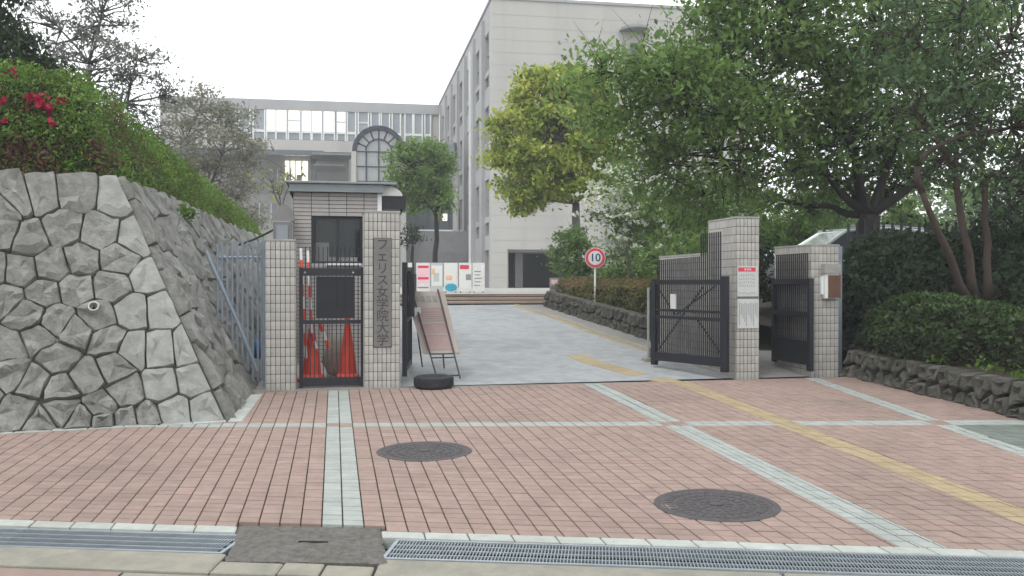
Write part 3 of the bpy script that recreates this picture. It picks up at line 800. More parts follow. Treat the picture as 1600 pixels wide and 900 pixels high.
# notices on the tall right pillar
def notice(fr, a0, a1, b, c0, c1, label, name='notice_board'):
    t = thing(name, fr((a0 + a1) / 2, b, c0), label, 'notice', None, GA)
    MB().box(fr, a0, a1, b - .012, b, c0, c1, .002).build('board', M['paper'], parent=t); return t
zz = lambda v, Y: EYE + (440 - v) / F * Y - frr.o.z
n1 = notice(frr, .012, .300, -.009, zz(463, 11.85), zz(416, 11.85), 'upper white notice with a red heading on the tall right pillar')
cA = zz(421, 11.85)
MB().box(frr, .020, .262, -.0225, -.0212, cA - .028, cA + .026).build('red_heading', M['signred'], parent=n1)
for k in range(3): MB().box(frr, .105 + k * .035, .128 + k * .035, -.0238, -.0227, cA - .012, cA + .012).build('white_mark', M['paper'], parent=n1)
def marks(fr, t, rows, a0, a1, b, size, m, seed):
    r_ = random.Random(seed); mb = MB()
    for z, ln in rows:
        a = a0
        while a < a0 + (a1 - a0) * ln:
            w = size * r_.uniform(.6, 1.1)
            for q in range(3):
                u0 = a + w * r_.uniform(0, .3); c_ = z + size * r_.uniform(-.45, .4)
                if r_.random() < .6: mb.box(fr, u0, u0 + w * .6, b - .0012, b, c_, c_ + size * .14)
                else: mb.box(fr, u0 + w * .2, u0 + w * .34, b - .0024, b - .0013, c_ - size * .3, c_ + size * .3)
            a += w * 1.25
    mb.build('small_print', m, parent=t, kind='stuff')
marks(frr, n1, [(cA - .075, .75), (cA - .125, .95), (cA - .17, .9), (cA - .215, .85), (cA - .31, .98)], .03, .28, -.0212, .026, M['ink'], 3)
n2 = notice(frr, .012, .306, -.009, zz(513, 11.85), zz(467, 11.85), 'lower white notice of fine vertical print on the tall right pillar')
cB = zz(469, 11.85); cC = zz(512, 11.85)
mb = MB()
for k in range(11):
    a = .035 + k * .0245; z = cB - .03 - .01 * (k % 3)
    while z > cC + .03 + .05 * ((k * 7) % 4):
        h = .011; mb.box(frr, a, a + .009, -.0225, -.0212, z - h, z); z -= .016
mb.build('small_print', M['ink'], parent=n2, kind='stuff')
MB().box(frr, .012, .300, -.022, -.009, zz(466.3, 11.85), zz(463.6, 11.85)).build('grey_clip_rail', M['ink'], parent=n2)

# wooden notice box on the far right pillar
z2 = lambda v: EYE + (440 - v) / F * 12.1 - fr2.o.z
bx = thing('notice_box', fr2(.25, -.02, z2(466)), 'white box with a brown wooden door hung on the far right pillar', 'notice box', None, GA)
MB().box(fr2, .16, .355, -.09, -.0085, z2(466), z2(428), .004).build('box_body', M['white'], parent=bx)
MB().box(fr2, .14, .375, -.11, -.0085, z2(427.6), z2(412), .006).build('hood', M['cap'], parent=bx)
MB().box(fr2, .20, .375, -.105, -.0905, z2(465), z2(430), .003).build('wooden_door', M['brown'], parent=bx)
MB().box(fr2, .125, .158, -.05, -.0085, z2(460), z2(432)).build('side_panel', M['white'], parent=bx)

# ================================================================== GATES
def bars(t, fr, a0, a1, n, b, c0, c1f, w=.016, name='bar', m=None):
    for i in range(n):
        a = a0 + (a1 - a0) * (i + .5) / n
        c1 = c1f(i / max(1, n - 1)) if callable(c1f) else c1f
        MB().box(fr, a - w / 2, a + w / 2, b, b + w, c0, c1).build(name, m or M['black'], parent=t)

# closed wicket between the two left pillars
L0 = Vector((-2.555, 10.92, 0)); gl = Fr((L0.x, L0.y, 0), GA)
WG = .775
wk = thing('wicket_gate', (L0.x, L0.y, G(L0.x, L0.y)), 'closed black steel side gate in front of the red cones', 'gate', None, GA)
hz = lambda v: EYE + (440 - v) / F * 11.0
MB().box(gl, 0, .045, .0, .05, hz(606), hz(418)).build('side_post', M['black'], parent=wk)
MB().box(gl, WG - .045, WG, .0, .05, hz(606), hz(418)).build('side_post', M['black'], parent=wk)
MB().box(gl, .0455, WG - .0455, .0, .05, hz(431), hz(419)).build('top_rail', M['black'], parent=wk)
MB().box(gl, .0455, WG - .0455, .0, .045, hz(506), hz(500)).build('middle_rail', M['galv'] if 0 else M['black'], parent=wk)
MB().box(gl, .0455, WG - .0455, .0, .045, hz(603), hz(590)).build('bottom_rail', M['black'], parent=wk)
MB().box(gl, .20, .66, .034, .040, hz(497), hz(432)).build('lock_plate', M['black'], parent=wk)
MB().box(gl, .44, .455, .026, .033, hz(482), hz(438)).build('slot_frame', M['dark'], parent=wk)
MB().box(gl, .53, .545, .026, .033, hz(482), hz(438)).build('slot_frame', M['dark'], parent=wk)
bars(wk, gl, .05, WG - .05, 13, .012, hz(590), lambda s: hz(386), w=.012)
for a in (.07, .64):
    MB().lathe(gl(a, -.01, hz(426)), [(.012, 0), (.012, .012), (.004, .016)], 10, axis=(0, -1, 0)).build('bolt', M['galv'], parent=wk)

# open left leaf of the driveway gate, seen almost edge-on
ll = Fr((-1.335, 11.30, 0), math.atan2(1.5, -.10))
lf = thing('driveway_gate', (-1.335, 11.30, G(-1.3, 11.3)), 'dark open driveway gate leaf seen edge-on beside the plaque pillar', 'gate', None, ll.ang)
h3 = lambda v: EYE + (440 - v) / F * 11.5
MB().box(ll, 0, .06, -.03, .03, .32, 1.74).build('hinge_post', M['black'], parent=lf)
MB().box(ll, 1.44, 1.5, -.03, .03, .34, 1.70).build('free_post', M['black'], parent=lf)
for z in (.36, .98, 1.64): MB().box(ll, .0605, 1.4395, -.022, .022, z, z + .05).build('rail', M['black'], parent=lf)
bars(lf, ll, .07, 1.43, 16, -.008, .415, 1.62, w=.016)
MB().box(ll, .5, 1.3, -.10, -.025, 1.05, 1.60).build('motor_cover', M['black'], parent=lf)
MB().box(ll, .62, .82, -.18, -.1005, 1.02, 1.16).build('white_plate', M['paper'], parent=lf)

# open right leaf
rl0, rl1 = Vector((2.765, 11.66, 0)), Vector((1.975, 12.80, 0))
rf = Fr((rl1.x, rl1.y, 0), math.atan2(rl0.y - rl1.y, rl0.x - rl1.x)); RL = (rl0 - rl1).length
rg = thing('driveway_gate', (rl1.x, rl1.y, G(rl1.x, rl1.y)), 'open black barred driveway gate leaf against the tiled wing wall', 'gate', None, rf.ang)
MB().box(rf, 0, .085, -.03, .03, .335, 1.53).build('free_post', M['black'], parent=rg)
MB().box(rf, RL - .10, RL, -.03, .03, .335, 1.57).build('hinge_post', M['black'], parent=rg)
for z0, z1 in ((.40, .52), (.99, 1.03), (1.09, 1.12), (1.46, 1.525)): MB().box(rf, .0855, RL - .1005, -.025, .025, z0, z1).build('rail', M['black'], parent=rg)
bars(rg, rf, .09, RL - .105, 32, -.007, .5205, lambda s: (1.80 + .05 * s) if s < .68 else (2.13 + .05 * (s - .68)), w=.014)
for q in (((.10, .55), (.95, 1.44)), ((.45, 1.05), (1.15, 1.44)), ((.10, 1.40), (.42, 1.05)), ((.80, 1.03), (1.27, .55))):
    MB().tube([rf(q[0][0], .022, q[0][1]), rf(q[1][0], .022, q[1][1])], .010, 6).build('brace', M['black'], parent=rg)
MB().box(rf, .40, .50, -.045, -.0255, 1.13, 1.33).build('paper_tag', M['paper'], parent=rg)
# green panel and post at its free end, on a stone foot
pf = Fr(dp(1012, 562), GA)
pt = thing('gate_stop_post', pf.o, 'slim pale post with a dark green panel at the free end of the right gate', 'post', None, GA)
MB().box(pf, 0, .028, 0, .028, -.02, 1.08).build('post', M['cap'], parent=pt)
MB().box(pf, .0285, .16, .004, .022, .34, 1.05).build('green_panel', mat('dark_green_panel', (.012, .045, .045), .5), parent=pt)
MB().box(pf, -.05, .16, -.06, .12, -.03, .05, .012).build('foot_block', M['oldconc'], parent=pt)
MB().box(pf, .03, .15, .0, .07, .0505, .20, .01).build('foot_block', M['slab'], parent=pt)

# small right leaf in front of the far right pillar
s0, s1 = Vector((3.93, 11.93, 0)), Vector((3.735, 13.0, 0))
sf = Fr((s1.x, s1.y, 0), math.atan2(s0.y - s1.y, s0.x - s1.x)); SL = (s0 - s1).length
sg = thing('wicket_gate', (s1.x, s1.y, G(s1.x, s1.y)), 'small open black side gate folded against the far right pillar', 'gate', None, sf.ang)
MB().box(sf, 0, .06, -.03, .03, .36, 1.54).build('free_post', M['black'], parent=sg)
MB().box(sf, SL - .08, SL, -.03, .03, .32, 1.545).build('hinge_post', M['black'], parent=sg)
for z0, z1 in ((.40, .72), (1.03, 1.10), (1.46, 1.54)): MB().box(sf, .0605, SL - .0805, -.025, .025, z0, z1).build('rail', M['black'], parent=sg)
bars(sg, sf, .07, SL - .09, 17, -.007, .7205, 1.88, w=.014)
MB().box(sf, .22, .62, .03, .036, 1.14, 1.42).build('paper_sheet', M['paper'], parent=sg)

# ================================================================== THINGS BY THE LEFT PILLARS
def cone(u, v, Y, h, label, lean=0.0):
    b = P(u, v, Y); b.z = G(b.x, b.y); t = thing('traffic_cone', b, label, 'traffic cone', 'red traffic cones behind the side gate', random.uniform(0, 1))
    f = Fr(b, ROOT[t.name].to_euler().z); s = .17
    MB().box(f, -s, s, -s, s, 0, .035, .01).build('base', M['red'], parent=t)
    MB().lathe((b.x, b.y, b.z + .0355), [(.145, 0), (.15, .02), (.118, .05), (.10, h * .30)], 22).build('lower_cone', M['red'], parent=t)
    MB().lathe((b.x, b.y, b.z + .0355), [(.101, h * .301), (.076, h * .48)], 22).build('reflective_band', M['red'], parent=t)
    MB().lathe((b.x, b.y, b.z + .0355), [(.0755, h * .481), (.050, h * .72)], 22).build('reflective_band', M['red'], parent=t)
    MB().lathe((b.x, b.y, b.z + .0355), [(.0495, h * .721), (.022, h - .04), (.018, h - .01), (.008, h)], 22).build('tip', M['red'], parent=t)
cone(487, 603, 11.42, .76, 'left red traffic cone behind the side gate bars')
cone(543, 602, 11.50, .80, 'right red traffic cone behind the side gate bars')
def striped_pole(p0, p1, n, label, r=.016, name='barrier_pole', first=0):
    p0, p1 = Vector(p0), Vector(p1); t = thing(name, p0, label, 'barrier pole', 'red and white barrier poles behind the side gate')
    for i in range(n):
        a, b = p0 + (p1 - p0) * (i / n), p0 + (p1 - p0) * ((i + .985) / n)
        MB().tube([a, b], r, 10).build('red_band' if (i + first) % 2 else 'white_band', M['red'] if (i + first) % 2 else M['refl'], parent=t)
def hh(u, v, Y): return P(u, v, Y)
striped_pole(hh(478, 560, 11.3), hh(470, 388, 11.6), 9, 'red and white barrier pole leaning behind the side gate, leftmost', .018)
striped_pole(hh(488, 540, 11.25), hh(481, 392, 11.55), 8, 'red and white barrier pole second from the left pillar, tops above the gate', .018, first=1)
striped_pole(hh(514, 545, 11.3), hh(499, 505, 11.3), 3, 'short red and white barrier bar hooked between the cones', .022, first=1)
striped_pole(hh(495, 545, 11.22), hh(484, 508, 11.24), 3, 'short red and white barrier bar resting on the left cone', .016)
# tarpaulin heap and bin behind the cones
tb = thing('grey_sack', hh(523, 585, 11.75), 'slumped grey plastic sack behind the cones', 'sack')
mb = MB(); N, K = 14, 9; c = hh(525, 560, 11.8); vs = []
for a in range(K + 1):
    th = PI * a / K
    for b in range(N):
        f = 2 * PI * b / N; q = Vector((math.sin(th) * math.cos(f), math.sin(th) * math.sin(f), math.cos(th)))
        q *= 1 + .35 * noise.noise(q * 2.3); vs.append(c + Vector((q.x * .17, q.y * .13, q.z * .30 * (1 if q.z > 0 else .8))))
mb.add(vs, [(a * N + b, (a + 1) * N + b, (a + 1) * N + (b + 1) % N, a * N + (b + 1) % N) for a in range(K) for b in range(N)])
mb.build('sack_body', M['oldconc'], parent=tb, smooth=True)

# tyre holding down a leaning sign frame
ty = P(680, 606, 11.2); ty = Vector((ty.x - .0, 10.98, 0)); ty.z = G(ty.x, ty.y)
t = thing('tyre', ty, 'black tyre lying flat at the foot of the leaning sign', 'tyre')
prof = []
for k in range(13):
    a = -PI / 2 + PI * k / 12; prof.append((.165 + .065 * math.cos(a) ** .5 if math.cos(a) > 0 else .165, .075 + .075 * math.sin(a)))
out = [(.145, .02), (.165, .004), (.20, 0), (.222, .012), (.234, .035), (.236, .075), (.234, .115), (.222, .138), (.20, .15), (.165, .146), (.145, .13), (.135, .075), (.145, .02)]
mb = MB(); n = 40; vs = []
for r_, z in out[:-1]:
    for k in range(n): vs.append((ty.x + r_ * math.cos(2 * PI * k / n), ty.y + r_ * math.sin(2 * PI * k / n), ty.z + z))
m_ = len(out) - 1
mb.add(vs, [(i * n + k, i * n + (k + 1) % n, ((i + 1) % m_) * n + (k + 1) % n, ((i + 1) % m_) * n + k) for i in range(m_) for k in range(n)])
mb.build('carcass', M['rubber'], parent=t, smooth=True)
mb = MB()
for k in range(44):
    a = 2 * PI * k / 44; f = Fr((ty.x, ty.y, ty.z), a)
    for z0, z1 in ((.03, .062), (.068, .10), (.106, .128)):
        mb.box(f, .232, .2405, -.011, .011, z0, z1)
mb.build('tread_block', M['rubber'], parent=t, kind='stuff')

# leaning sign frame
q0, q1 = P(683, 592, 11.22), P(719, 591, 11.14); r0, r1 = P(643, 452, 12.2), P(684, 452, 12.12)
for q in (q0, q1): q.z = max(q.z, G(q.x, q.y) + .01)
sg2 = thing('leaning_sign', q0, 'faded pink and tan sign board on a dark tubular frame leaning back', 'sign board')
for a, b in ((q0, r0), (q1, r1)): MB().tube([a, b], .011, 8).build('frame_rail', M['rust'], parent=sg2)
for s in (.03, .22, .26): MB().tube([q0.lerp(r0, s), q1.lerp(r1, s)], .009, 8).build('cross_rail', M['rust'], parent=sg2)
def onb(a, s, off=.0):        # a across, s along, off the board
    p = q0.lerp(r0, s); e = q1.lerp(r1, s); w = e - p; nn = w.cross(r0 - q0).normalized(); nn = nn if nn.y < 0 else -nn
    return p + w * a + nn * off
def bquad(a0, a1, s0, s1, off, th, m, name):
    mb = MB(); pl_ = [onb(a0, s0, off), onb(a1, s0, off), onb(a1, s1, off), onb(a0, s1, off)]
    nn = (onb(0, .5, 1) - onb(0, .5, 0)); mb.prism(pl_, nn * th); return mb.build(name, m, parent=sg2)
bquad(-.28, 1.22, .275, .985, -.030, .012, M['tan'], 'board')
bquad(-.12, 1.02, .31, .79, -.0175, .003, M['fadedpink'], 'pink_panel')
for i in range(6): bquad(-.05, .9, .74 - i * .026, .75 - i * .026, -.014, .002, M['tan'], 'print_line')
for k, s in enumerate((.60, .47)): bquad(-.1, 1.0, s, s + .015, -.014, .002, M['tan'], 'print_line')
for i in range(4): bquad(.0 + i * .24, .16 + i * .24, .86, .93, -.0175, .002, M['ink'] if 0 else M['walk'], 'print_mark')
back = [P(660, 560, 12.6), P(694, 560, 12.5)]
for (a, b) in ((r0, back[0]), (r1, back[1])):
    b.z = G(b.x, b.y); MB().tube([a, b], .010, 8).build('rear_leg', M['rust'], parent=sg2)

# blue-grey fence between the stone wall and the low pillar
fx = Fr((-3.55, 11.0, 0), 0)
ff = thing('side_fence', (-2.95, 11.0, G(-3, 11)), 'blue grey barred fence against the battered stone wall, left of the low pillar', 'fence')
def wall_x(z, y): return (WB + WD * ((y - WB.y) / WD.y)).x + (WC.x - WB.x + (WC.y - WB.y) * -WD.x / WD.y) * (z - WB.z) / (WC.z - WB.z)
for u, v0 in ((340, 380), (347, 380), (355, 381), (363, 379), (371, 378), (379, 378), (387, 378), (395, 378), (403, 378), (409, 378)):
    p = P(u, v0, 11.0); z = p.z
    while z > .3 and wall_x(z, 11.0) < p.x - .05: z -= .03
    MB().tube([(p.x, 11.0, max(z, .22)), (p.x, 11.0, p.z)], .014, 6).build('bar', M['fence'], parent=ff)
MB().tube([P(338, 402, 11.02), P(416, 402, 11.02)], .02, 6).build('rail', M['fence'], parent=ff)
MB().tube([P(322, 392, 11.0), P(372, 505, 11.0), P(402, 580, 11.0)], .024, 6).build('sloping_rail', M['fence'], parent=ff)
MB().tube([P(413, 372, 11.0), P(413, 606, 11.0)], .022, 8).build('post', M['fence'], parent=ff)
# handrail behind
hr = thing('handrail', P(390, 378, 12.5), 'thin dark green handrail curving up behind the low pillar', 'handrail')
MB().tube([P(372, 383, 12.3), P(392, 376, 12.5), P(410, 368, 12.8), P(430, 358, 13.2), P(450, 350, 13.6)], .016, 8).build('rail', mat('dark_green_rail', (.03, .045, .03), .6), parent=hr)
MB().tube([P(430, 358, 13.2), P(430, 590, 13.2)], .014, 8).build('rail_post', MATS['dark_green_rail'], parent=hr)
# blue plastic bag
bb = P(404, 546, 11.25)
t = thing('plastic_bag', bb - Vector((0, 0, .09)), 'small blue plastic bag tied to the fence by the low pillar', 'bag')
mb = MB(); vs = []; N, K = 12, 8
for a in range(K + 1):
    th = PI * a / K
    for b in range(N):
        f = 2 * PI * b / N; q = Vector((math.sin(th) * math.cos(f), math.sin(th) * math.sin(f), math.cos(th)))
        q *= 1 + .4 * noise.noise(q * 2.7 + Vector((4, 0, 0))); vs.append(bb + Vector((q.x * .085, q.y * .085, q.z * .12)))
mb.add(vs, [(a * N + b, (a + 1) * N + b, (a + 1) * N + (b + 1) % N, a * N + (b + 1) % N) for a in range(K) for b in range(N)])
mb.build('bag_body', M['bluebag'], parent=t, smooth=True); MB().tube([bb + Vector((0, 0, .1)), bb + Vector((.01, .0, .19))], .012, 6).build('knot', M['bluebag'], parent=t)
# fence to the right of the far pillar
rfz = Fr((4.46, 12.45, 0), PI / 2 + .10)
f2 = thing('side_fence', (4.46, 12.45, G(4.46, 12.4)), 'dark blue grey barred fence running back right of the far pillar', 'fence', None, rfz.ang)
for i in range(14):
    a = i * .13; MB().box(rfz, a, a + .018, -.009, .009, .35, 1.90).build('bar', M['fence'], parent=f2)
for z in (.5, 1.72): MB().box(rfz, 0, 1.72, -.026, -.0095, z, z + .04).build('rail', M['fence'], parent=f2)
MB().box(rfz, -.06, -.01, -.03, .03, .25, 1.98).build('post', M['fence'], parent=f2)
rfz2 = Fr((5.3, 14.4, 0), -.25)
f3 = thing('side_fence', (5.3, 14.4, 1.2), 'dark slatted fence on the bank behind the right bushes', 'fence', None, rfz2.ang)
for i in range(40):
    a = i * .13; MB().box(rfz2, a, a + .04, 0, .02, 1.1, 2.42).build('bar', M['black'], parent=f3)
MB().box(rfz2, 0, 5.3, .021, .05, 2.2, 2.25).build('rail', M['black'], parent=f3)

# ================================================================== GUARDHOUSE
gh0 = P(459, 600, 13.0); GZ = G(gh0.x, 13.0)
gf = Fr((gh0.x, gh0.y, GZ), GA)
gw = thing('guardhouse', gf.o, 'small tiled guardhouse with a flat grey roof behind the side gate', 'guardhouse', None, GA)
gzv = lambda v, Y=13.0: EYE + (440 - v) / F * Y - GZ
WD_, DP = 1.24, 2.1
wz0, wz1 = gzv(411), gzv(338)
wa0, wa1 = .275, .965
TOPW = gzv(300)
def shell(m, parts):
    for k, (a0, a1, b0, b1, c0, c1) in enumerate(parts): MB().box(gf, a0, a1, b0, b1, c0, c1).build('wall', m, parent=gw)
back_wz = gzv(373, 15.1)
shell(M['grout'], [(0, wa0, 0, .12, 0, TOPW), (wa1, WD_, 0, .12, 0, TOPW), (wa0, wa1, 0, .12, 0, wz0), (wa0, wa1, 0, .12, wz1, TOPW),
                   (0, .12, .1205, DP, 0, TOPW), (WD_ - .12, WD_, .1205, DP, 0, TOPW),
                   (.1205, .25, DP - .12, DP, 0, TOPW), (.95, WD_ - .1205, DP - .12, DP, 0, TOPW), (.25, .95, DP - .12, DP, 0, .9), (.25, .95, DP - .12, DP, 1.55, TOPW)])
def skw(a, c): return wa0 - .02 < a < wa1 + .02 and wz0 - .02 < c < wz1 + .02
tiled_face(gw, 0, (0, 0, 0), WD_, TOPW, 5, 43, M['gtile'], stuff=True, skip=skw, jo=.008)
tiled_face(gw, PI / 2, (WD_, 0, 0), DP, TOPW, 9, 43, M['gtile'], stuff=True, jo=.008)
tiled_face(gw, -PI / 2, (0, DP, 0), DP, TOPW, 9, 43, M['gtile'], stuff=True, jo=.008)
MB().box(gf, -.06, WD_ + .02, -.10, DP + .06, TOPW + .001, TOPW + .12, .01).build('roof', M['roofm'], parent=gw)
MB().box(gf, -.10, WD_ + .22, -.14, DP + .10, TOPW + .1205, TOPW + .15, .01).build('roof_edge', M['roofm'], parent=gw)
MB().box(gf, WD_ - .055, WD_ + .005, -.02, -.0085, wz1 - .06, TOPW).build('white_trim', M['white'], parent=gw)
wn = MB(); 
for (a0, a1, c0, c1) in ((wa0, wa1, wz0, wz0 + .03), (wa0, wa1, wz1 - .03, wz1), (wa0, wa0 + .03, wz0 + .0305, wz1 - .0305), (wa1 - .03, wa1, wz0 + .0305, wz1 - .0305), ((wa0 + wa1) / 2 - .015, (wa0 + wa1) / 2 + .015, wz0 + .0305, wz1 - .0305)):
    wn.box(gf, a0 + .001, a1 - .001, .03, .07, c0 + .001, c1 - .001)
wob = wn.build('window', M['black'], parent=gw)
MB().box(gf, wa0 + .031, wa1 - .031, .048, .052, wz0 + .031, wz1 - .031).build('pane', glassmat('guard_glass', (.05, .06, .06), .05, .35), parent=wob)
MB().box(gf, wa0 + .18, wa1 - .02, -.07, -.009, wz0 - .03, wz0 - .001).build('white_sill', M['white'], parent=gw)
MB().box(gf, wa0 + .03, wa0 + .22, .085, .09, wz0 + .04, wz0 + .30).build('posted_paper', M['paper'], parent=gw)
MB().box(gf, .1205, WD_ - .1205, .1205, DP - .1205, .9, .93).build('desk', M['brown'], parent=gw)
MB().box(gf, .15, .36, .3, .45, .931, 1.15).build('desk_box', M['paper'], parent=gw)
# dark awning with a translucent dome at its right side
aw = thing('side_awning', gf(WD_, .3, TOPW - .25), 'dark awning with a pale curved skylight on the right side of the guardhouse', 'awning', None, GA)
MB().box(gf, WD_ + .0095, WD_ + .36, .05, 1.9, TOPW - .22, TOPW - .03).build('awning_box', M['black'], parent=aw)
prof = [gf(WD_ + .01 + .30 * math.sin(a), .02, TOPW - .029 + .15 * math.cos(a)) for a in [i * PI / 16 for i in range(9)]] + [gf(WD_ + .01, .02, TOPW - .029)]
MB().prism(prof, gf(0, 1.8, 0) - gf(0, 0, 0)).build('curved_skylight', M['refl'], parent=aw)
MB().tube([gf(WD_ + .34, .12, TOPW - .15), gf(WD_ + .03, .12, TOPW - .75)], .025, 6).build('brace', M['rust'], parent=aw)
# grey meter cabinet with arched hood, left behind the low pillar
mc = P(427, 400, 12.6); mf = Fr((mc.x, mc.y, G(mc.x, mc.y)), GA); zt = EYE + (440 - 345) / F * 12.6 - mf.o.z
cb = thing('meter_cabinet', mf.o, 'grey upright cabinet with a rounded hood behind the low left pillar', 'cabinet', None, GA)
MB().box(mf, 0, .25, 0, .2, 0, zt, .02).build('cabinet_body', M['bgrey'], parent=cb)
MB().box(mf, .04, .20, -.012, -.001, zt - .30, zt - .06).build('door_panel', M['wblue'], parent=cb)
MB().prism([mf(.15 + .13 * math.cos(a), .05, zt + .001 + .24 * math.sin(a)) for a in [i * PI / 12 for i in range(13)]], mf(0, .2, 0) - mf(0, 0, 0)).build('rounded_hood', M['walk'], parent=cb)

# speed sign
p = P(930, 403, 19.5); g = G(p.x, p.y) + .30
t = thing('speed_limit_sign', (p.x, p.y, g), 'round red bordered speed limit sign reading 10 above the reddish hedge', 'road sign')
ff_ = Fr((p.x, p.y, 0), 0)
MB().tube([(p.x, p.y + .03, g), (p.x, p.y + .03, p.z + .2)], .022, 10).build('pole', M['white'], parent=t)
R_ = 15.2 / F * 19.5
MB().lathe(p, [(R_, 0), (R_, .008), (R_ * .98, .012)], 40, axis=(0, -1, 0)).build('red_ring', M['signred'], parent=t)
MB().lathe(p + Vector((0, -.0125, 0)), [(R_ * .72, 0), (R_ * .72, .002)], 40, axis=(0, -1, 0)).build('white_face', M['refl'], parent=t)
MB().lathe(p + Vector((0, -.0005, 0)), [(R_ * 1.06, -.004), (R_ * 1.06, .004)], 40, axis=(0, -1, 0)).build('white_rim', M['refl'], parent=t)
ringobj_text('10', R_ * 1.12, M['signblue'], t, ff_, 0, -.0165, p.z, name='number', bold=.004)

# small notice on a stake in the hedge
p = dp(866, 477); q = Vector((p.x, p.y - .0, 0)); fs = Fr((q.x, q.y, G(q.x, q.y)), GA)
t = thing('hedge_notice', fs.o, 'small pale notice on a stake at the far end of the reddish hedge', 'notice')
zv = lambda v: EYE + (440 - v) / F * q.y - fs.o.z
MB().box(fs, -.115, .115, 0, .02, zv(457), zv(434), .003).build('board', M['cream'] if 0 else M['tan'], parent=t)
MB().box(fs, -.02, .02, .021, .05, -.02, zv(436)).build('stake', M['rust'], parent=t)
MB().box(fs, -.08, .08, -.003, -.0005, zv(452), zv(447)).build('print_block', M['ink'], parent=t)
MB().box(fs, -.08, .08, -.003, -.0005, zv(444), zv(437)).build('print_block', M['pink'], parent=t)

# row of poster stands on the plaza
bf = Fr(P(637, 458, 26.5), .02); bf.o.z = 1.18
us = [(637, 644), (650, 672), (672.5, 692), (693, 715.5), (716.5, 737), (738, 757.5)]
labs = ['narrow pale poster stand at the left end of the row on the plaza', 'pink and white poster stand, second from the left of the row', 'cream and pale blue poster stand between the pink and the cyan one',
        'poster stand with a bright cyan oval at its foot', 'poster stand with a red heading, right of the cyan one', 'whitish poster stand with thin green marks at the right end of the row']
ht = 45 / F * 26.5
for i, (u0, u1) in enumerate(us):
    a0, a1 = (u0 - 637) / F * 26.5, (u1 - 637) / F * 26.5; w = a1 - a0
    t = thing('poster_stand', bf((a0 + a1) / 2, 0, 0), labs[i], 'poster stand', 'poster stands on the plaza', bf.ang)
    k = 1.0
    MB().box(bf, a0 + .005, a1 - .005, 0, .03, .03, ht + .03, .003).build('panel', M['refl'] if i != 2 else M['paper'], parent=t)
    for s in (.15, .85): MB().box(bf, a0 + w * s - .015, a0 + w * s + .015, -.12, .15, 0, .0295).build('foot', M['rust'], parent=t)
    def patch(x0, x1, y0, y1, m, n='print_patch', d=0): MB().box(bf, a0 + w * x0, a0 + w * x1, -.004 - d, -.001 - d, .03 + ht * y0, .03 + ht * y1).build(n, m, parent=t)
    if i == 0: patch(.3, .8, .02, .2, M['hillgreen'] if 0 else M['wblue'])
    if i == 1:
        patch(.08, .95, .30, .93, M['pink']); patch(.12, .9, .82, .9, M['signred'], d=.004); patch(.12, .9, .42, .5, M['signred'], d=.004); patch(.1, .9, .12, .16, M['walk'])
    if i == 2: patch(.1, .95, .2, .9, M['cream']); patch(.25, .7, .35, .65, M['wblue'] if 0 else M['paper'], d=.004); patch(.1, .35, .6, .8, M['orange'], d=.004)
    if i == 3:
        patch(.08, .9, .3, .95, M['cream']); patch(.15, .6, .4, .55, M['orange'], d=.004)
        c = bf(a0 + w * .52, -.006, .03 + ht * .14); mb = MB(); mb.add([c] + [c + (bf(.42 * w * math.cos(a), 0, ht * .14 * math.sin(a)) - bf.o) for a in [k_ * 2 * PI / 24 for k_ in range(24)]], [(0, 1 + k_, 1 + (k_ + 1) % 24) for k_ in range(24)]); mb.build('cyan_oval', M['cyan'], parent=t)
    if i == 4: patch(.1, .8, .78, .92, M['signred']); patch(.1, .9, .1, .7, M['cream']); patch(.55, .95, .4, .6, M['wblue'], d=.004)
    if i == 5:
        for k_ in range(5): patch(.15 + .05 * (k_ % 2), .6 + .08 * (k_ % 3), .2 + k_ * .12, .235 + k_ * .12, M['wblue'])
# ================================================================== BUILDINGS
BC = P(768, 457, 45.0); BZ = 1.15
FA = math.radians(9.9)
mb_f = Fr((BC.x, 45.0, 0), FA)           # main block: a along its front, b along its left side
bl = thing('main_building', (BC.x, 45.0, BZ), 'tall pale tiled main block with narrow windows along its receding left side', 'building', None, FA)
TOP = 15.45
LENB = 27.5
def bpart(fr, par, name, m, *bx): 
    mb = MB()
    for b in bx: mb.box(fr, *b)
    return mb.build(name, m, parent=par)
# openings at the foot of the front: 792..890 px wide
oa0, oa1, oz = .80, 4.1, 3.10
bpart(mb_f, bl, 'wall', M['bwall'], (oa1, 13.5, 0, .4, BZ - .3, TOP), (oa0, oa1, 0, .4, oz, TOP), (0, oa0, 0, .4, BZ - .3, TOP))
bpart(mb_f, bl, 'porch_recess', M['dark'], (oa0 + .001, oa1 - .001, 3.0, 3.1, BZ - .3, oz), )  # back of the porch painted near-black for the shade in the opening
bpart(mb_f, bl, 'porch_side', M['bgrey'], (oa1 + .001, oa1 + .1, .401, 3.1, BZ - .3, oz), (oa0 - .1, oa0 - .001, .401, 3.1, BZ - .3, oz))
bpart(mb_f, bl, 'porch_pier', M['bgrey'], (oa0 + .6, oa0 + 1.0, 1.2, 1.6, BZ - .3, oz - .001))
bpart(mb_f, bl, 'roof', M['bgrey'], (.02, 13.4, .4005, LENB, TOP - .35, TOP - .1))
bpart(mb_f, bl, 'parapet_cap', M['bwall2'], (-.06, 13.56, -.06, .45, TOP + .001, TOP + .14), (-.06, .4, .4505, LENB, TOP + .001, TOP + .14))
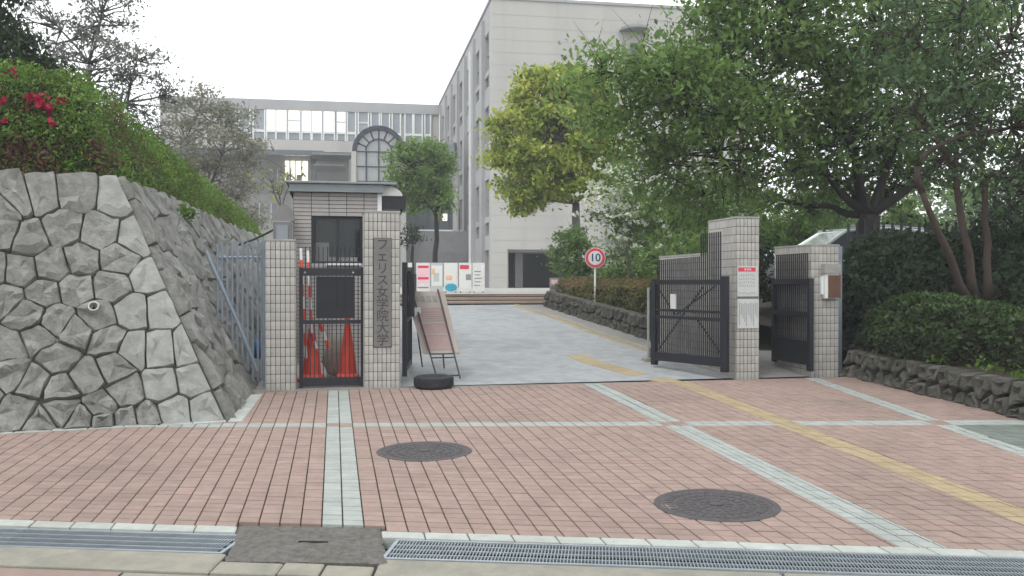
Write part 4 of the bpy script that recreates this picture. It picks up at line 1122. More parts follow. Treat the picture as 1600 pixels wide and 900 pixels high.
# left side: piers, strips of wall between rows of windows; every window its own part
ks = [1.6, 5.2, 9.1, 13.0, 16.9, 20.8, 24.7]
ww = 1.35
rows = [(12.2, 14.1, 11.35, 11.95), (8.55, 10.4, 7.6, 8.3), (4.8, 6.7, 3.85, 4.5)]
zs = sorted(set([BZ - .3, TOP] + [z for r in rows for z in r]))
solid = []
edges = [.4005]
for k in ks: edges += [k - ww / 2, k + ww / 2]
edges.append(LENB)
for i in range(0, len(edges), 2): solid.append((0, .4, edges[i], edges[i + 1], BZ - .3, TOP))
for k in ks:
    lo = BZ - .3 if k != ks[0] else 3.1
    cuts = [(lo, rows[2][2]), (rows[2][3], rows[2][0]), (rows[2][1], rows[1][2]), (rows[1][3], rows[1][0]), (rows[1][1], rows[0][2]), (rows[0][3], rows[0][0]), (rows[0][1], TOP)]
    for c0, c1 in cuts: solid.append((.0, .4, k - ww / 2 + .001, k + ww / 2 - .001, c0, c1))
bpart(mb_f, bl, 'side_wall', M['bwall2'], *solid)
for k in ks:
    for r in rows:
        for c0, c1 in ((r[0], r[1]), (r[2], r[3])):
            w_ = bpart(mb_f, bl, 'window', M['wdark'], (.18, .2, k - ww / 2, k + ww / 2, c0, c1))
            bpart(mb_f, w_, 'frame', M['bgrey'], (.12, .179, k - .03, k + .03, c0, c1), (.12, .179, k - ww / 2, k + ww / 2, (c0 + c1) / 2 - .02, (c0 + c1) / 2 + .02))
for i, k in enumerate(ks):               # thin fins beside every window bay
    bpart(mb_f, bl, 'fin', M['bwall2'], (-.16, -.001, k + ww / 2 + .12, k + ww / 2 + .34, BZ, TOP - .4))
bpart(mb_f, bl, 'drain_pipe', M['white'], (-.12, -.001, 8.0, 8.10, BZ, TOP - .6))
# panel joints on front and side
mbj = MB()
for z in [TOP - .75 - i * .62 for i in range(23)]:
    if z > BZ:
        if z > oz: mbj.box(mb_f, .01, 13.48, -.006, -.0005, z, z + .018)
        else: mbj.box(mb_f, .01, oa0 - .01, -.006, -.0005, z, z + .03); mbj.box(mb_f, oa1 + .01, 13.48, -.006, -.0005, z, z + .03)
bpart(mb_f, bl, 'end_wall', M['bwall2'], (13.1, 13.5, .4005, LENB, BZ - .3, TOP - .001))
mbj.build('panel_joint', M['bjoint'], parent=bl, kind='stuff')
# rounded canopy with a window below, high on the front
cn = mb_f(7.3, -.02, 14.15); mb = MB(); vs = []; fs = []
N = 20
for i in range(7):
    r = math.sin(PI * (i / 6) * .5); h = math.cos(PI * (i / 6) * .5)
    for k in range(N + 1): a = PI * k / N; vs.append(mb_f(7.3 + .78 * r * math.cos(a), -.001 - 1.0 * r * math.sin(a), 14.15 + .38 * h))
for i in range(6):
    for k in range(N): fs.append((i * (N + 1) + k, i * (N + 1) + k + 1, (i + 1) * (N + 1) + k + 1, (i + 1) * (N + 1) + k))
base = len(vs); vs.append(mb_f(7.3, -.001, 14.15))
for k in range(N): fs.append((6 * (N + 1) + k, 6 * (N + 1) + k + 1, base))
mb.add(vs, fs).build('round_canopy', M['bgrey'], parent=bl, smooth=False)
bpart(mb_f, bl, 'window', M['wdark'], (7.1, 7.7, -.03, -.001, 12.95, 13.6))
# louvre strip in the porch opening
bpart(mb_f, bl, 'porch_edge', M['bwall2'], (oa0 + .001, oa0 + .12, .401, 3.0, BZ - .3, oz - .001), (oa0 + .121, oa1 - .001, .401, 3.0, oz - .12, oz - .001))

# far wing closing the court: upper storey bridging over a recess
FB = Fr(mb_f(0, LENB, 0), FA)            # its front runs to the left (negative a)
wgB = thing('rear_wing', FB.o + Vector((0, 0, BZ)), 'long pale rear wing with a lit strip of windows bridging over a dark recess', 'building', None, FA)
z = lambda v, Y: EYE + (440 - v) / F * Y
YB = 70.0
def ua(u):                               # distance along the wing's front for photo column u
    m = (u - 800) / F; d = Vector((math.cos(FA), math.sin(FA))); o = FB.o
    return (m * o.y - o.x) / (d.x - m * d.y)
t0, t1 = z(172, YB) , z(203, YB)
s0_, s1_ = z(206, YB), z(219, YB)
ztop = z(158, 70.5); zb = z(236, YB)
AL = ua(250)
bpart(FB, wgB, 'parapet', M['bwall2'], (AL, 0, 0, 8, t0 + .02, ztop))
bpart(FB, wgB, 'spandrel', M['bwall'], (AL, 0, 0, .3, zb, s0_ - .6))
bpart(FB, wgB, 'soffit', M['bgrey'], (AL, 0, .301, 8, zb, zb + .2))
bpart(FB, wgB, 'soffit_beam', M['wdark'], (AL, -9, -.3, -.001, zb - .35, zb + .05))
# window strip
xs_ = [(-0.0 + 397, 413, 0), (418, 430, 1), (433, 447, 1), (452, 468, 1), (473, 485, 1), (489, 502, 1), (507, 522, 1), (528, 539, 1), (544, 555, 0), (561, 575, 0), (581, 592, 0), (597, 608, 0), (614, 625, 0), (634, 644, 0), (648, 659, 0), (665, 672, 0), (375, 390, 0), (352, 368, 0)]
bpart(FB, wgB, 'strip_wall', M['bwall'], (AL, 0, .2, .3, s0_ - .6, t0 + .019))
for u0, u1, lt in xs_:
    a0, a1 = ua(u0), ua(u1)
    w_ = bpart(FB, wgB, 'window', M['white'], (a0 - .1, a0 - .001, .0, .1995, s0_ - .59, t0), (a1 + .001, a1 + .1, .0, .1995, s0_ - .59, t0), (a0, a1, .0, .1995, t1 - .2, t1 - .02))
    bpart(FB, w_, 'pane', M['glowing'] if lt else M['wblue'], (a0, a1, .12, .199, t1 - .019, t0 - .001))
    bpart(FB, w_, 'lower_pane', M['wblue'], (a0, a1, .12, .199, s0_ - .55, t1 - .201))
    if u0 in (452, 528, 561): bpart(FB, w_, 'blind', M['paper'], (a0, a1, .08, .119, (t0 + t1) / 2 - .1, (t0 + t1) / 2 + .05))
# recessed lower floors
bpart(FB, wgB, 'recess_wall', M['bwall'], (AL, 0, 5.5, 5.8, BZ - .3, zb - .001))
bpart(FB, wgB, 'recess_column', M['wdark'], (ua(484), ua(492), 2.0, 2.5, BZ - .3, zb - .001))
bpart(FB, wgB, 'pale_column', M['bwall'], (ua(545), ua(552), .5, 1.0, BZ - .3, zb - .36))
Y6 = 74.0
def ua6(u):
    m = (u - 800) / F; d = Vector((math.cos(FA), math.sin(FA))); o = FB(0, 5.5, 0)
    return (m * o.y - o.x) / (d.x - m * d.y)
for u0, u1, v0, v1, lt in ((446, 461, 248, 279, 1), (463, 481, 248, 279, 1), (428, 440, 262, 280, 0), (400, 412, 316, 340, 0), (418, 430, 316, 340, 0), (440, 452, 320, 345, 0), (500, 540, 320, 350, 0)):
    w_ = bpart(FB, wgB, 'window', M['glowing'] if lt else M['wblue'], (ua6(u0), ua6(u1), 5.40, 5.499, z(v1, Y6), z(v0, Y6)))
    am = (ua6(u0) + ua6(u1)) / 2
    bpart(FB, w_, 'frame', M['white'], (am - .05, am + .05, 5.33, 5.399, z(v1, Y6), z(v0, Y6)))
    if lt: bpart(FB, w_, 'shade', M['orange'] if 0 else M['gtile'], (ua6(u0) + .05, am - .06, 5.34, 5.398, z(279, Y6), z(270, Y6)))
bpart(FB, wgB, 'entrance_canopy', M['bgrey'], (ua(490), ua(548), -2.5, 0.0, zb - .55, zb - .4), (ua(492), ua(540), -2.0, 2.0, zb - 1.3, zb - 1.18))
bpart(FB, wgB, 'storey_band', M['bwall2'], (AL, 0, 5.30, 5.4995, z(300, Y6), z(290, Y6)))

# vaulted entrance hall between them
VZ = 0
vf = Fr(P(592, 250, 52.0), FA); vf.o.z = 0
vh = thing('vaulted_hall', (vf.o.x, vf.o.y, BZ), 'glass fronted entrance hall with a round barrel vault roof behind the bushy court tree', 'entrance hall', None, FA)
VR = 38.5 / F * 52; vz = z(238, 52)
def arc(r, n, a0=0, a1=PI): return [(r * math.cos(a0 + (a1 - a0) * i / n), r * math.sin(a0 + (a1 - a0) * i / n)) for i in range(n + 1)]
def ringpart(name, r0, r1, b0, b1, m, n=28):
    mb = MB(); A, B = arc(r0, n), arc(r1, n)
    for i in range(n):
        q = [vf(A[i][0], b0, vz + A[i][1]), vf(B[i][0], b0, vz + B[i][1]), vf(B[i + 1][0], b0, vz + B[i + 1][1]), vf(A[i + 1][0], b0, vz + A[i + 1][1])]
        mb.prism(q, vf(0, b1 - b0, 0) - vf(0, 0, 0))
    return mb.build(name, m, parent=vh)
ringpart('arch_frame', VR - .16, VR + .10, -.12, .12, M['vframe'])
ringpart('vault_roof', VR - .05, VR + .05, .121, 9.0, M['vault'])
mb = MB(); q = [vf(x, 0, vz + y) for x, y in arc(VR - .161, 28)] + [vf(-VR + .161, 0, BZ), vf(VR - .161, 0, BZ)]
mb.prism(q, vf(0, .05, 0) - vf(0, 0, 0)); mb.build('glass_front', M['vglass'], parent=vh)
ringpart('inner_arch', VR * .50, VR * .50 + .07, -.08, -.001, M['vframe'], 16)
for a in range(1, 8):
    an = PI * a / 8; ca_, sa_ = math.cos(an), math.sin(an)
    MB().tube([vf(VR * .52 * ca_, -.04, vz + VR * .52 * sa_), vf((VR - .17) * ca_, -.04, vz + (VR - .17) * sa_)], .035, 4).build('glazing_bar', M['vframe'], parent=vh)
for x in (-.5, 0, .5): MB().box(vf, VR * x - .035, VR * x + .035, -.08, -.001, BZ, vz + (VR * .5 if x == 0 else .0)).build('glazing_bar', M['vframe'], parent=vh)
for zz_ in (vz, vz - .85, vz - 1.7, vz - 2.6): MB().box(vf, -VR + .17, VR - .17, -.10, -.081, zz_ - .035, zz_ + .035).build('glazing_bar', M['vframe'], parent=vh)
for sx in (-1, 1): MB().box(vf, sx * VR - .14, sx * VR + .14, -.15, .2, BZ - .2, vz).build('front_pier', M['bwall'], parent=vh)
# cross vault running right to the main block
CR = .95; cz = z(238, 52) - .15; ax1 = (712 - 592) / F * 52 + .0
mb = MB(); n = 18
def cv(a, t_, r): return vf(a, 1.2 - r * math.cos(t_), cz + r * math.sin(t_))
for i in range(n):
    t_0, t_1 = PI * i / n, PI * (i + 1) / n
    mb.add([cv(VR + .06, t_0, CR), cv(ax1, t_0, CR), cv(ax1, t_1, CR), cv(VR + .06, t_1, CR)], [(0, 1, 2, 3)])
mb.build('cross_vault_roof', M['vault'], parent=vh, smooth=False)
mb = MB()
for i in range(n):
    t_0, t_1 = PI * i / n, PI * (i + 1) / n
    mb.prism([cv(ax1, t_0, CR - .2), cv(ax1, t_0, CR + .05), cv(ax1, t_1, CR + .05), cv(ax1, t_1, CR - .2)], vf(.16, 0, 0) - vf(0, 0, 0))
mb.build('vault_end_rim', M['vframe'], parent=vh)
MB().box(vf, VR + .15, ax1, 1.2 - CR, 1.3 - CR, cz - .35, cz - .001).build('gutter_beam', M['vframe'], parent=vh)
cx0 = (628 - 592) / F * 52; zt_, zw0, zw1 = z(322, 52), z(356, 52), z(262, 52)
MB().box(vf, VR + .141, ax1 - .05, 1.2, 1.3, zt_, cz - .351).build('upper_wall', M['bwall'], parent=vh)
MB().box(vf, VR + .141, ax1 - .05, 1.0, 1.3, zw0 - .02, zt_ - .001).build('window_band', M['wdark'], parent=vh)
MB().box(vf, VR + .141, ax1 - .05, .93, .999, zw0 - .12, zw0 - .02).build('white_sill', M['white'], parent=vh)
for i in range(6): 
    a = VR + .2 + i * .62; MB().box(vf, a, a + .05, .95, .999, zw0 - .01, zt_).build('mullion', M['vframe'], parent=vh)
for a in ((684 - 592) / F * 52, (698 - 592) / F * 52): MB().box(vf, a - .13, a + .13, .93, .949, z(342, 52), z(331, 52)).build('glow_pane', M['glowing'], parent=vh)
MB().box(vf, VR + .141, ax1 + 1.0, .6, .9, BZ - .2, zw0 - .121).build('low_tiled_wall', M['bgrey'], parent=vh)
mb = MB()
for i in range(9): mb.box(vf, VR + .15, ax1 + .99, .585, .5995, BZ + .2 + i * .22, BZ + .215 + i * .22)
mb.build('wall_joint', M['dark'] if 0 else M['vault'], parent=vh, kind='stuff')
MB().box(vf, ax1 - .04, ax1 + .22, .75, 1.05, zw0 - .12, cz - .1).build('pale_column', M['bwall'], parent=vh)

# ================================================================== VEGETATION
GREEN = leafmat('leaf_green', [(0, (.075, .125, .04)), (.5, (.15, .25, .065)), (1, (.25, .37, .11))], .5)
FRESH = leafmat('leaf_fresh', [(0, (.035, .075, .012)), (.5, (.085, .16, .025)), (1, (.16, .25, .04))], .45)
CAMPH = leafmat('leaf_yellowgreen', [(0, (.10, .16, .03)), (.45, (.30, .38, .06)), (1, (.56, .56, .15))], .45)
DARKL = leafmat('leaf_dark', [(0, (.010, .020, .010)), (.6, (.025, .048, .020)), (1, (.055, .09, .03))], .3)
GREYL = leafmat('leaf_greygreen', [(0, (.14, .15, .11)), (.5, (.22, .225, .165)), (1, (.32, .31, .22))], .45)
AZAL = leafmat('leaf_azalea', [(0, (.09, .03, .03)), (.15, (.15, .07, .04)), (.32, (.07, .14, .025)), (.7, (.15, .27, .04)), (1, (.31, .40, .08))], .45)
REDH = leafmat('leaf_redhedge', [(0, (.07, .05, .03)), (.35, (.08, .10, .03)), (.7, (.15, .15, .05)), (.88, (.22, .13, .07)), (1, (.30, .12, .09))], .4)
FLOW = leafmat('petal_red', [(0, (.34, .012, .05)), (1, (.60, .03, .11))], .25)
DOGW = leafmat('petal_white', [(0, (.50, .54, .44)), (1, (.70, .72, .62))], .3)
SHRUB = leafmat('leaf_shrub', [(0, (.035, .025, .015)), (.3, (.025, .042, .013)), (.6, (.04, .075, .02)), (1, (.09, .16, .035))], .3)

def leaves(name, pts, size, m, parent=None, var=None, up=.5, aspect=.5, kind=None, jitter=.35, nrm=None, **kw):
    n = len(pts); pts = np.asarray(pts, float)
    d = rng.normal(size=(n, 3)); d[:, 2] -= .25; d /= np.linalg.norm(d, axis=1)[:, None]
    nv = rng.normal(size=(n, 3)); nv[:, 2] = np.abs(nv[:, 2]) + up
    if nrm is not None: nv += np.asarray(nrm) * 1.2
    s_ = np.cross(d, nv); s_ /= np.linalg.norm(s_, axis=1)[:, None] + 1e-9
    L = size * (1 + jitter * rng.normal(size=n)).clip(.4, 2)[:, None]
    a = pts - d * L * .5; c = pts + d * L * .5; b = pts + s_ * L * aspect * .5 - d * L * .06; e = pts - s_ * L * aspect * .5 - d * L * .06
    v = np.stack([a, b, c, e], 1).reshape(-1, 3)
    off = np.array([0, 0, 0.])
    if parent is not None:
        w = np.array(matrix_of(parent).inverted()); v = v @ w[:3, :3].T + w[:3, 3]
    me = bpy.data.meshes.new(name); me.vertices.add(4 * n); me.vertices.foreach_set('co', v.astype(np.float32).ravel())
    me.loops.add(4 * n); me.loops.foreach_set('vertex_index', np.arange(4 * n, dtype=np.int32))
    me.polygons.add(n); me.polygons.foreach_set('loop_start', np.arange(0, 4 * n, 4, dtype=np.int32)); me.polygons.foreach_set('loop_total', np.full(n, 4, dtype=np.int32))
    me.update(calc_edges=True)
    if var is None: var = rng.random(n)
    at = me.attributes.new('var', 'FLOAT', 'FACE'); at.data.foreach_set('value', np.clip(var, 0, 1).astype(np.float32))
    me.materials.append(m)
    o = bpy.data.objects.new(name, me); COL.objects.link(o)
    if parent is not None: o.parent = parent; ROOT[o.name] = matrix_of(parent)
    return tagit(o, kind=kind, **kw)

def tree(name, base, fork, blobs, leafm, bark, label, lsize, nper, r0=.15, csize=.35, group=None, cat='tree', trunk_pts=None, twig=.012, limbs=True, cl_density=1.0, shell=.55, stems=None, vrange=(0, 1), limb_r=.5, sag=0.0, mains=0):
    base = Vector(base); fork = Vector(fork)
    t = thing(name, base, label, cat, group)
    tr = MB(); br = MB()
    stems = stems or [(base, fork)]
    forks = []
    for (b, f) in stems:
        b, f = Vector(b), Vector(f); n = 6; pts = []; rr = []
        for i in range(n + 1):
            s = i / n; p = b.lerp(f, s) + Vector((noise.noise(b * 3 + Vector((s * 3, 0, 0))), noise.noise(b * 3 + Vector((0, s * 3, 5))), 0)) * r0 * .9 * math.sin(PI * s)
            pts.append(p); rr.append(r0 * (1.35 if i == 0 else 1 - .35 * s) / (1 if len(stems) == 1 else 1.4))
        tr.tube(pts, rr, 10); forks.append((f, rr[-1]))
    tr.build('trunk', bark, parent=t, smooth=True)
    P_, V_ = [], []
    near = min(forks, key=lambda q: 0)[0]
    blobs = sorted(blobs, key=lambda b: (Vector(b[0]) - min((f[0] for f in forks), key=lambda q: (q - Vector(b[0])).length)).length)
    used = set(); nodes = []; nmain = max(len(forks), mains or (4 if len(blobs) > 8 else 3))
    for bi, (c, rad) in enumerate(blobs):
        c = Vector(c); rad = Vector(rad)
        f, fr_ = min(forks, key=lambda q: (q[0] - c).length) if len(forks) == 1 or bi >= len(forks) else min([q for q in forks if id(q) not in used], key=lambda q: (q[0] - c).length)
        used.add(id([q for q in forks if q[0] == f][0]))
        # limb: the first few leave the fork, later ones leave an earlier limb
        if bi >= nmain and nodes:
            def cost(nd):
                d = c - nd[0]; fw = nd[2].dot(d.normalized()) if d.length > 1e-6 else 0
                return d.length * (1.5 - .5 * fw)
            nd = min(nodes, key=cost); f, fr_ = nd[0], nd[1] / limb_r * .8
        lp = []
        mid = f.lerp(c, .5) + Vector((random.gauss(0, .12), random.gauss(0, .12), -.12 * (c - f).length * sag + random.gauss(0, .06))) * (c - f).length * .5
        if len(forks) > 1 and bi < len(forks):
            sb = [q for q in stems if (Vector(q[1]) - f).length < 1e-4][0]; mid = f + (f - Vector(sb[0])).normalized() * (c - f).length * .5
        n = 9
        for i in range(n + 1):
            s = i / n; p = f * (1 - s) ** 2 + mid * 2 * s * (1 - s) + c * s * s
            p += Vector((noise.noise(p * 1.1), noise.noise(p * 1.1 + Vector((9, 0, 0))), noise.noise(p * 1.1 + Vector((0, 9, 0))))) * .18 * (c - f).length * .35 * math.sin(PI * s)
            lp.append(p)
        lr = fr_ * limb_r * min(1.2, .45 + (rad.x * rad.z) ** .5 * .3)
        if bi >= nmain and nodes: lr = min(lr, nd[1] * .85)
        elif len(forks) > 1: lr = fr_
        if limbs: br.tube(lp, [lr * (1 - .72 * i / n) + twig for i in range(n + 1)], 7)
        for i in range(2, n + 1): nodes.append((lp[i], lr * (1 - .72 * i / n) + twig, (lp[i] - lp[i - 1]).normalized()))
        vol = rad.x * rad.y * rad.z
        ncl = max(6, int(cl_density * 1.7 * vol / csize ** 3) + 8)
        for k in range(ncl):
            q = Vector((random.gauss(0, 1), random.gauss(0, 1), random.gauss(0, 1))).normalized() * (random.random() ** (1 / 3) if random.random() > shell else random.uniform(.8, 1.02))
            p = c + Vector((q.x * rad.x, q.y * rad.y, q.z * rad.z))
            if limbs:
                a = min(lp[2:], key=lambda w: (w - p).length * random.uniform(.8, 1.2)); m_ = a.lerp(p, .5) + Vector((random.gauss(0, .08), random.gauss(0, .08), random.gauss(0, .08))) * (p - a).length
                br.tube([a, m_, p, p + (p - m_) * .35], [twig * 1.3 + .008 * (p - a).length, twig * .9, twig * .55, twig * .2], 4, cap=False)
                for _ in range(2):
                    e = m_.lerp(p, random.random()); g_ = e + Vector((random.gauss(0, 1), random.gauss(0, 1), random.gauss(.3, .8))) * csize * .8
                    br.tube([e, e.lerp(g_, .5) + Vector((0, 0, .03)), g_], [twig * .6, twig * .4, twig * .15], 3, cap=False)
            nn = int(nper * random.uniform(.5, 1.5))
            pp = rng.normal(size=(nn, 3)) * np.array([csize, csize, csize * .55]) * .55
            if nn:
                P_.append(pp + np.array(p)); V_.append(np.clip(rng.normal(.5 + random.uniform(-.25, .25), .2, nn), 0, 1) * (vrange[1] - vrange[0]) + vrange[0])
    if limbs: br.build('branches', bark, parent=t, smooth=True)
    if P_: leaves('crown', np.concatenate(P_), lsize, leafm, parent=t, var=np.concatenate(V_))
    return t

def B_(u, v, Y, ru, rv, ry=None):        # a crown lobe given by its place and size in the photograph
    k = Y / F; return (P(u, v, Y), Vector((ru * k, ry if ry else (ru + rv) / 2 * k, rv * k)))

# hedges: leaves through the volume's skin over a dark twiggy core
def prism_pts(quads, n, thick, bump=.10):
    areas = [((b - a).cross(d - a)).length for a, b, c, d in quads]; tot = sum(areas); P_, N_ = [], []
    for (a, b, c, d), ar in zip(quads, areas):
        k = int(n * ar / tot); s, t_ = rng.random(k)[:, None], rng.random(k)[:, None]
        A, B, C, D = (np.array(x) for x in (a, b, c, d))
        p = (A * (1 - s) + B * s) * (1 - t_) + (D * (1 - s) + C * s) * t_
        nn = np.array((b - a).cross(d - a).normalized())
        nz = np.array([noise.noise(Vector(x) * 1.9) * .6 + noise.noise(Vector(x) * 5.1) * .4 for x in p])[:, None]
        p = p + nn * (nz * bump * 2 + rng.normal(size=(k, 1)) * thick * .4 - rng.random((k, 1)) ** 2 * thick)
        P_.append(p); N_.append(np.repeat(nn[None], k, 0))
    return np.concatenate(P_), np.concatenate(N_)

up_ = Vector((0, 0, 1))
# azalea hedge on the stone wall
hd = thing('azalea_hedge', WC + Vector((0, .1, 0)), 'bright green azalea hedge with reddish tips and red flowers above the stone wall', 'hedge')
H0 = WC + Vector((-.02, .10, -.10)); top0 = P(128, 112, 10.15)
fb0 = H0; fbL = H0 + FD * 5.0; ft0 = top0; ftL = Vector((top0.x, top0.y, top0.z)) + FD * 4.6 + Vector((0, 0, .10))
sbE = H0 + WD * 16; stE = top0 + WD * 15.5 + Vector((0, 0, -.55))
btL = ftL + Vector((-.2, 2.4, .1)); bt0 = ft0 + Vector((-2.0, 1.6, .1)); btE = stE + Vector((-2.2, .3, 0))
quads = [(fbL, fb0, ft0, ftL), (fb0, sbE, stE, ft0), (ftL, ft0, bt0, btL), (ft0, stE, btE, bt0)]
core = MB()
sh = Vector((-.14, .16, -.14))
pts = [p + sh for p in (fbL, fb0, ft0, ftL, sbE, stE, bt0, btL, btE)]
pts[0].z = pts[1].z = pts[4].z = TOPZ - .15
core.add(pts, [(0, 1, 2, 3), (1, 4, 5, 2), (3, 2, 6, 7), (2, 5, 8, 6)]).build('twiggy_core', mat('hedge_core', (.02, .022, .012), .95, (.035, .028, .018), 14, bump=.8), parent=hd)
pf_, nf_ = prism_pts(quads[:1], 30000, .09, .04)
ps_, ns_ = prism_pts(quads[1:], 85000, .09, .05)
pp = np.concatenate([pf_, ps_]); nn_ = np.concatenate([nf_, ns_])
var = np.array([.45 + .38 * noise.noise(Vector(x) * 1.3) + .30 * noise.noise(Vector(x) * 4.0) for x in pp]) + rng.normal(size=len(pp)) * .16
zrel = (pp[:, 2] - TOPZ) / 1.25
leaves('foliage', pp, .042, AZAL, parent=hd, var=var, nrm=nn_, up=.3)
fp = []
for (u, v, s, k) in ((62, 165, 16, 300), (50, 158, 9, 90), (80, 175, 8, 100), (8, 168, 7, 50), (100, 163, 7, 40), (84, 195, 6, 40), (22, 114, 8, 40), (330, 322, 5, 8), (10, 200, 5, 14)):
    c = plane_hit(fb0, (fb0 - fbL).cross(ft0 - fb0).normalized(), u, v) if u < 180 else P(u, v, 16)
    nfr = (fb0 - fbL).cross(ft0 - fb0).normalized(); nfr = nfr if nfr.y < 0 else -nfr
    r = s / F * 10 * .55
    for _ in range(int(k * .22)): fp.append(np.array(c + nfr * random.uniform(.02, .13) + Vector((random.gauss(0, r), 0, random.gauss(0, r * .7)))))
leaves('flower', np.array(fp), .05, FLOW, parent=hd, aspect=.9, kind='stuff')

# reddish hedge beside the driveway
h0 = HW0 - nh * .18 - HWD * .3; hb = thing('clipped_hedge', Vector((h0.x, h0.y, .85)), 'long clipped hedge with reddish young leaves above the dark boulder wall', 'hedge')
LH = 7.6
def hq(s, off, zz_): p = h0 + HWD * s - nh * off; return Vector((p.x, p.y, zz_))
zt0, zt1 = 1.455, 1.53
zb0, zb1 = G(h0.x, h0.y) + .36, G(h0.x - 1.7, h0.y + 7) + .34
quads = [(hq(LH, 0, zb1), hq(0, 0, zb0), hq(0, .02, zt0 - .06), hq(LH, .02, zt1 - .06)), (hq(LH, .02, zt1 - .06), hq(0, .02, zt0 - .06), hq(0, .3, zt0), hq(LH, .3, zt1)), (hq(LH, .3, zt1), hq(0, .3, zt0), hq(0, 1.2, zt0), hq(LH, 1.2, zt1)),
         (hq(0, 0, zb0), hq(0, 1.2, zb0), hq(0, 1.2, zt0), hq(0, .02, zt0 - .06)), (hq(LH + .25, .6, zb1), hq(LH, 0, zb1), hq(LH, .02, zt1 - .08), hq(LH + .2, .6, zt1 - .05))]
MB().add([hq(LH - .05, .1, zb1 - .2), hq(.1, .1, zb0 - .2), hq(.1, .12, zt0 - .12), hq(LH - .05, .12, zt1 - .12), hq(.1, 1.15, zb0 - .2), hq(.1, 1.15, zt0 - .12), hq(LH - .05, 1.15, zt1 - .12), hq(LH - .05, 1.15, zb1 - .2)],
         [(0, 1, 2, 3), (1, 4, 5, 2), (3, 2, 5, 6), (0, 3, 6, 7), (4, 7, 6, 5)]).build('twiggy_core', MATS['hedge_core'], parent=hb)
pp, nn_ = prism_pts(quads, 17000, .07, .05)
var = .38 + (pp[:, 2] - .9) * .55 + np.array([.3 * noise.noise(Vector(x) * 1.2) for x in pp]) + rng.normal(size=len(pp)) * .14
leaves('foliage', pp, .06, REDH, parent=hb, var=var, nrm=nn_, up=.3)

# clipped azalea mounds on the right bank, over the low wall
def mound(c, rx, ry, rz, n, m, label, size=.06, name='clipped_bush', group='clipped bushes on the right bank', rot=0, vr=(0, 1), bump=.06, topb=.35):
    c = Vector(c); t = thing(name, c, label, 'bush', group)
    d = rng.normal(size=(n, 3)); d[:, 2] = np.abs(d[:, 2]) - .12 * rng.random(n); d /= np.linalg.norm(d, axis=1)[:, None]
    sq = np.sign(d) * np.abs(d) ** .8
    nz = np.array([noise.noise(Vector(x) * 3.0 + c) for x in d])[:, None]
    p = sq * (1 + nz * .17) * (1 - rng.random((n, 1)) ** 2 * .12) * np.array([rx, ry, rz])
    ca_, sa_ = math.cos(rot), math.sin(rot); R = np.array([[ca_, -sa_, 0], [sa_, ca_, 0], [0, 0, 1]])
    p = p @ R.T + np.array(c)
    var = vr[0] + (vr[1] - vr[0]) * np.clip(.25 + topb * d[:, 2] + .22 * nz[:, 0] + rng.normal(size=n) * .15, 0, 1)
    leaves('foliage', p, size, m, parent=t, var=var, nrm=d @ R.T, up=.2)
    mb = MB(); N, K = 20, 8; vs = []
    for a in range(K + 1):
        th = PI * .55 * a / K
        for b in range(N):
            f = 2 * PI * b / N; q = Vector((math.sin(th) * math.cos(f), math.sin(th) * math.sin(f), math.cos(th)))
            w = Vector([math.copysign(abs(s) ** .8, s) for s in q]); w = Vector((w.x * rx, w.y * ry, w.z * rz)) * .86 * (1 + .08 * noise.noise(q * 3 + c))
            vs.append(c + Vector((w.x * ca_ - w.y * sa_, w.x * sa_ + w.y * ca_, w.z)))
    mb.add(vs, [(a * N + b, (a + 1) * N + b, (a + 1) * N + (b + 1) % N, a * N + (b + 1) % N) for a in range(K) for b in range(N)])
    mb.build('twiggy_core', MATS['hedge_core'], parent=t, smooth=True); return t
cB = P(1440, 545, 10.9); rotR = math.atan2(RWD.y, RWD.x) + PI / 2
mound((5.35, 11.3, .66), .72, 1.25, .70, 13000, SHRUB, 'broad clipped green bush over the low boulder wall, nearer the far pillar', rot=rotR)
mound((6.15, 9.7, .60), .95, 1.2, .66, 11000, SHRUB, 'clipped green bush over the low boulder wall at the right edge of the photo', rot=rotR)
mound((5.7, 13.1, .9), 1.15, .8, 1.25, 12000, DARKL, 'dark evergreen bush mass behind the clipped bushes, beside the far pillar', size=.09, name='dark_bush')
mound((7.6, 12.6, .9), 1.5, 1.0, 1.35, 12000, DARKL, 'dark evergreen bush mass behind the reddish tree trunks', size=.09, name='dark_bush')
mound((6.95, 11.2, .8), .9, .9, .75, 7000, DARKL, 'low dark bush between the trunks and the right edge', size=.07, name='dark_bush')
# weeds along the wall top
wp = []
for k in range(26):
    s = random.uniform(.3, 5.5); c = RW0 + RWD * s - nr * random.uniform(.05, .2); zc = G(c.x, c.y) + .37
    for _ in range(random.randint(8, 26)): wp.append((c.x + random.gauss(0, .05), c.y + random.gauss(0, .07), zc + abs(random.gauss(0, .05))))
tagit(leaves('weeds', np.array(wp), .06, FRESH, kind='stuff', up=.1), 'small bright weeds along the top of the low boulder wall')
c = plane_hit(WB, nS, 277, 338)
wd = thing('fern_tuft', c, 'small bright green fern tuft growing from the stone wall joint', 'plant')
leaves('fronds', np.array([tuple(c + nS * abs(random.gauss(.05, .05)) + Vector((random.gauss(0, .07), random.gauss(0, .12), random.gauss(0, .05)))) for _ in range(240)]), .07, FRESH, parent=wd, var=rng.random(240) * .5 + .3)

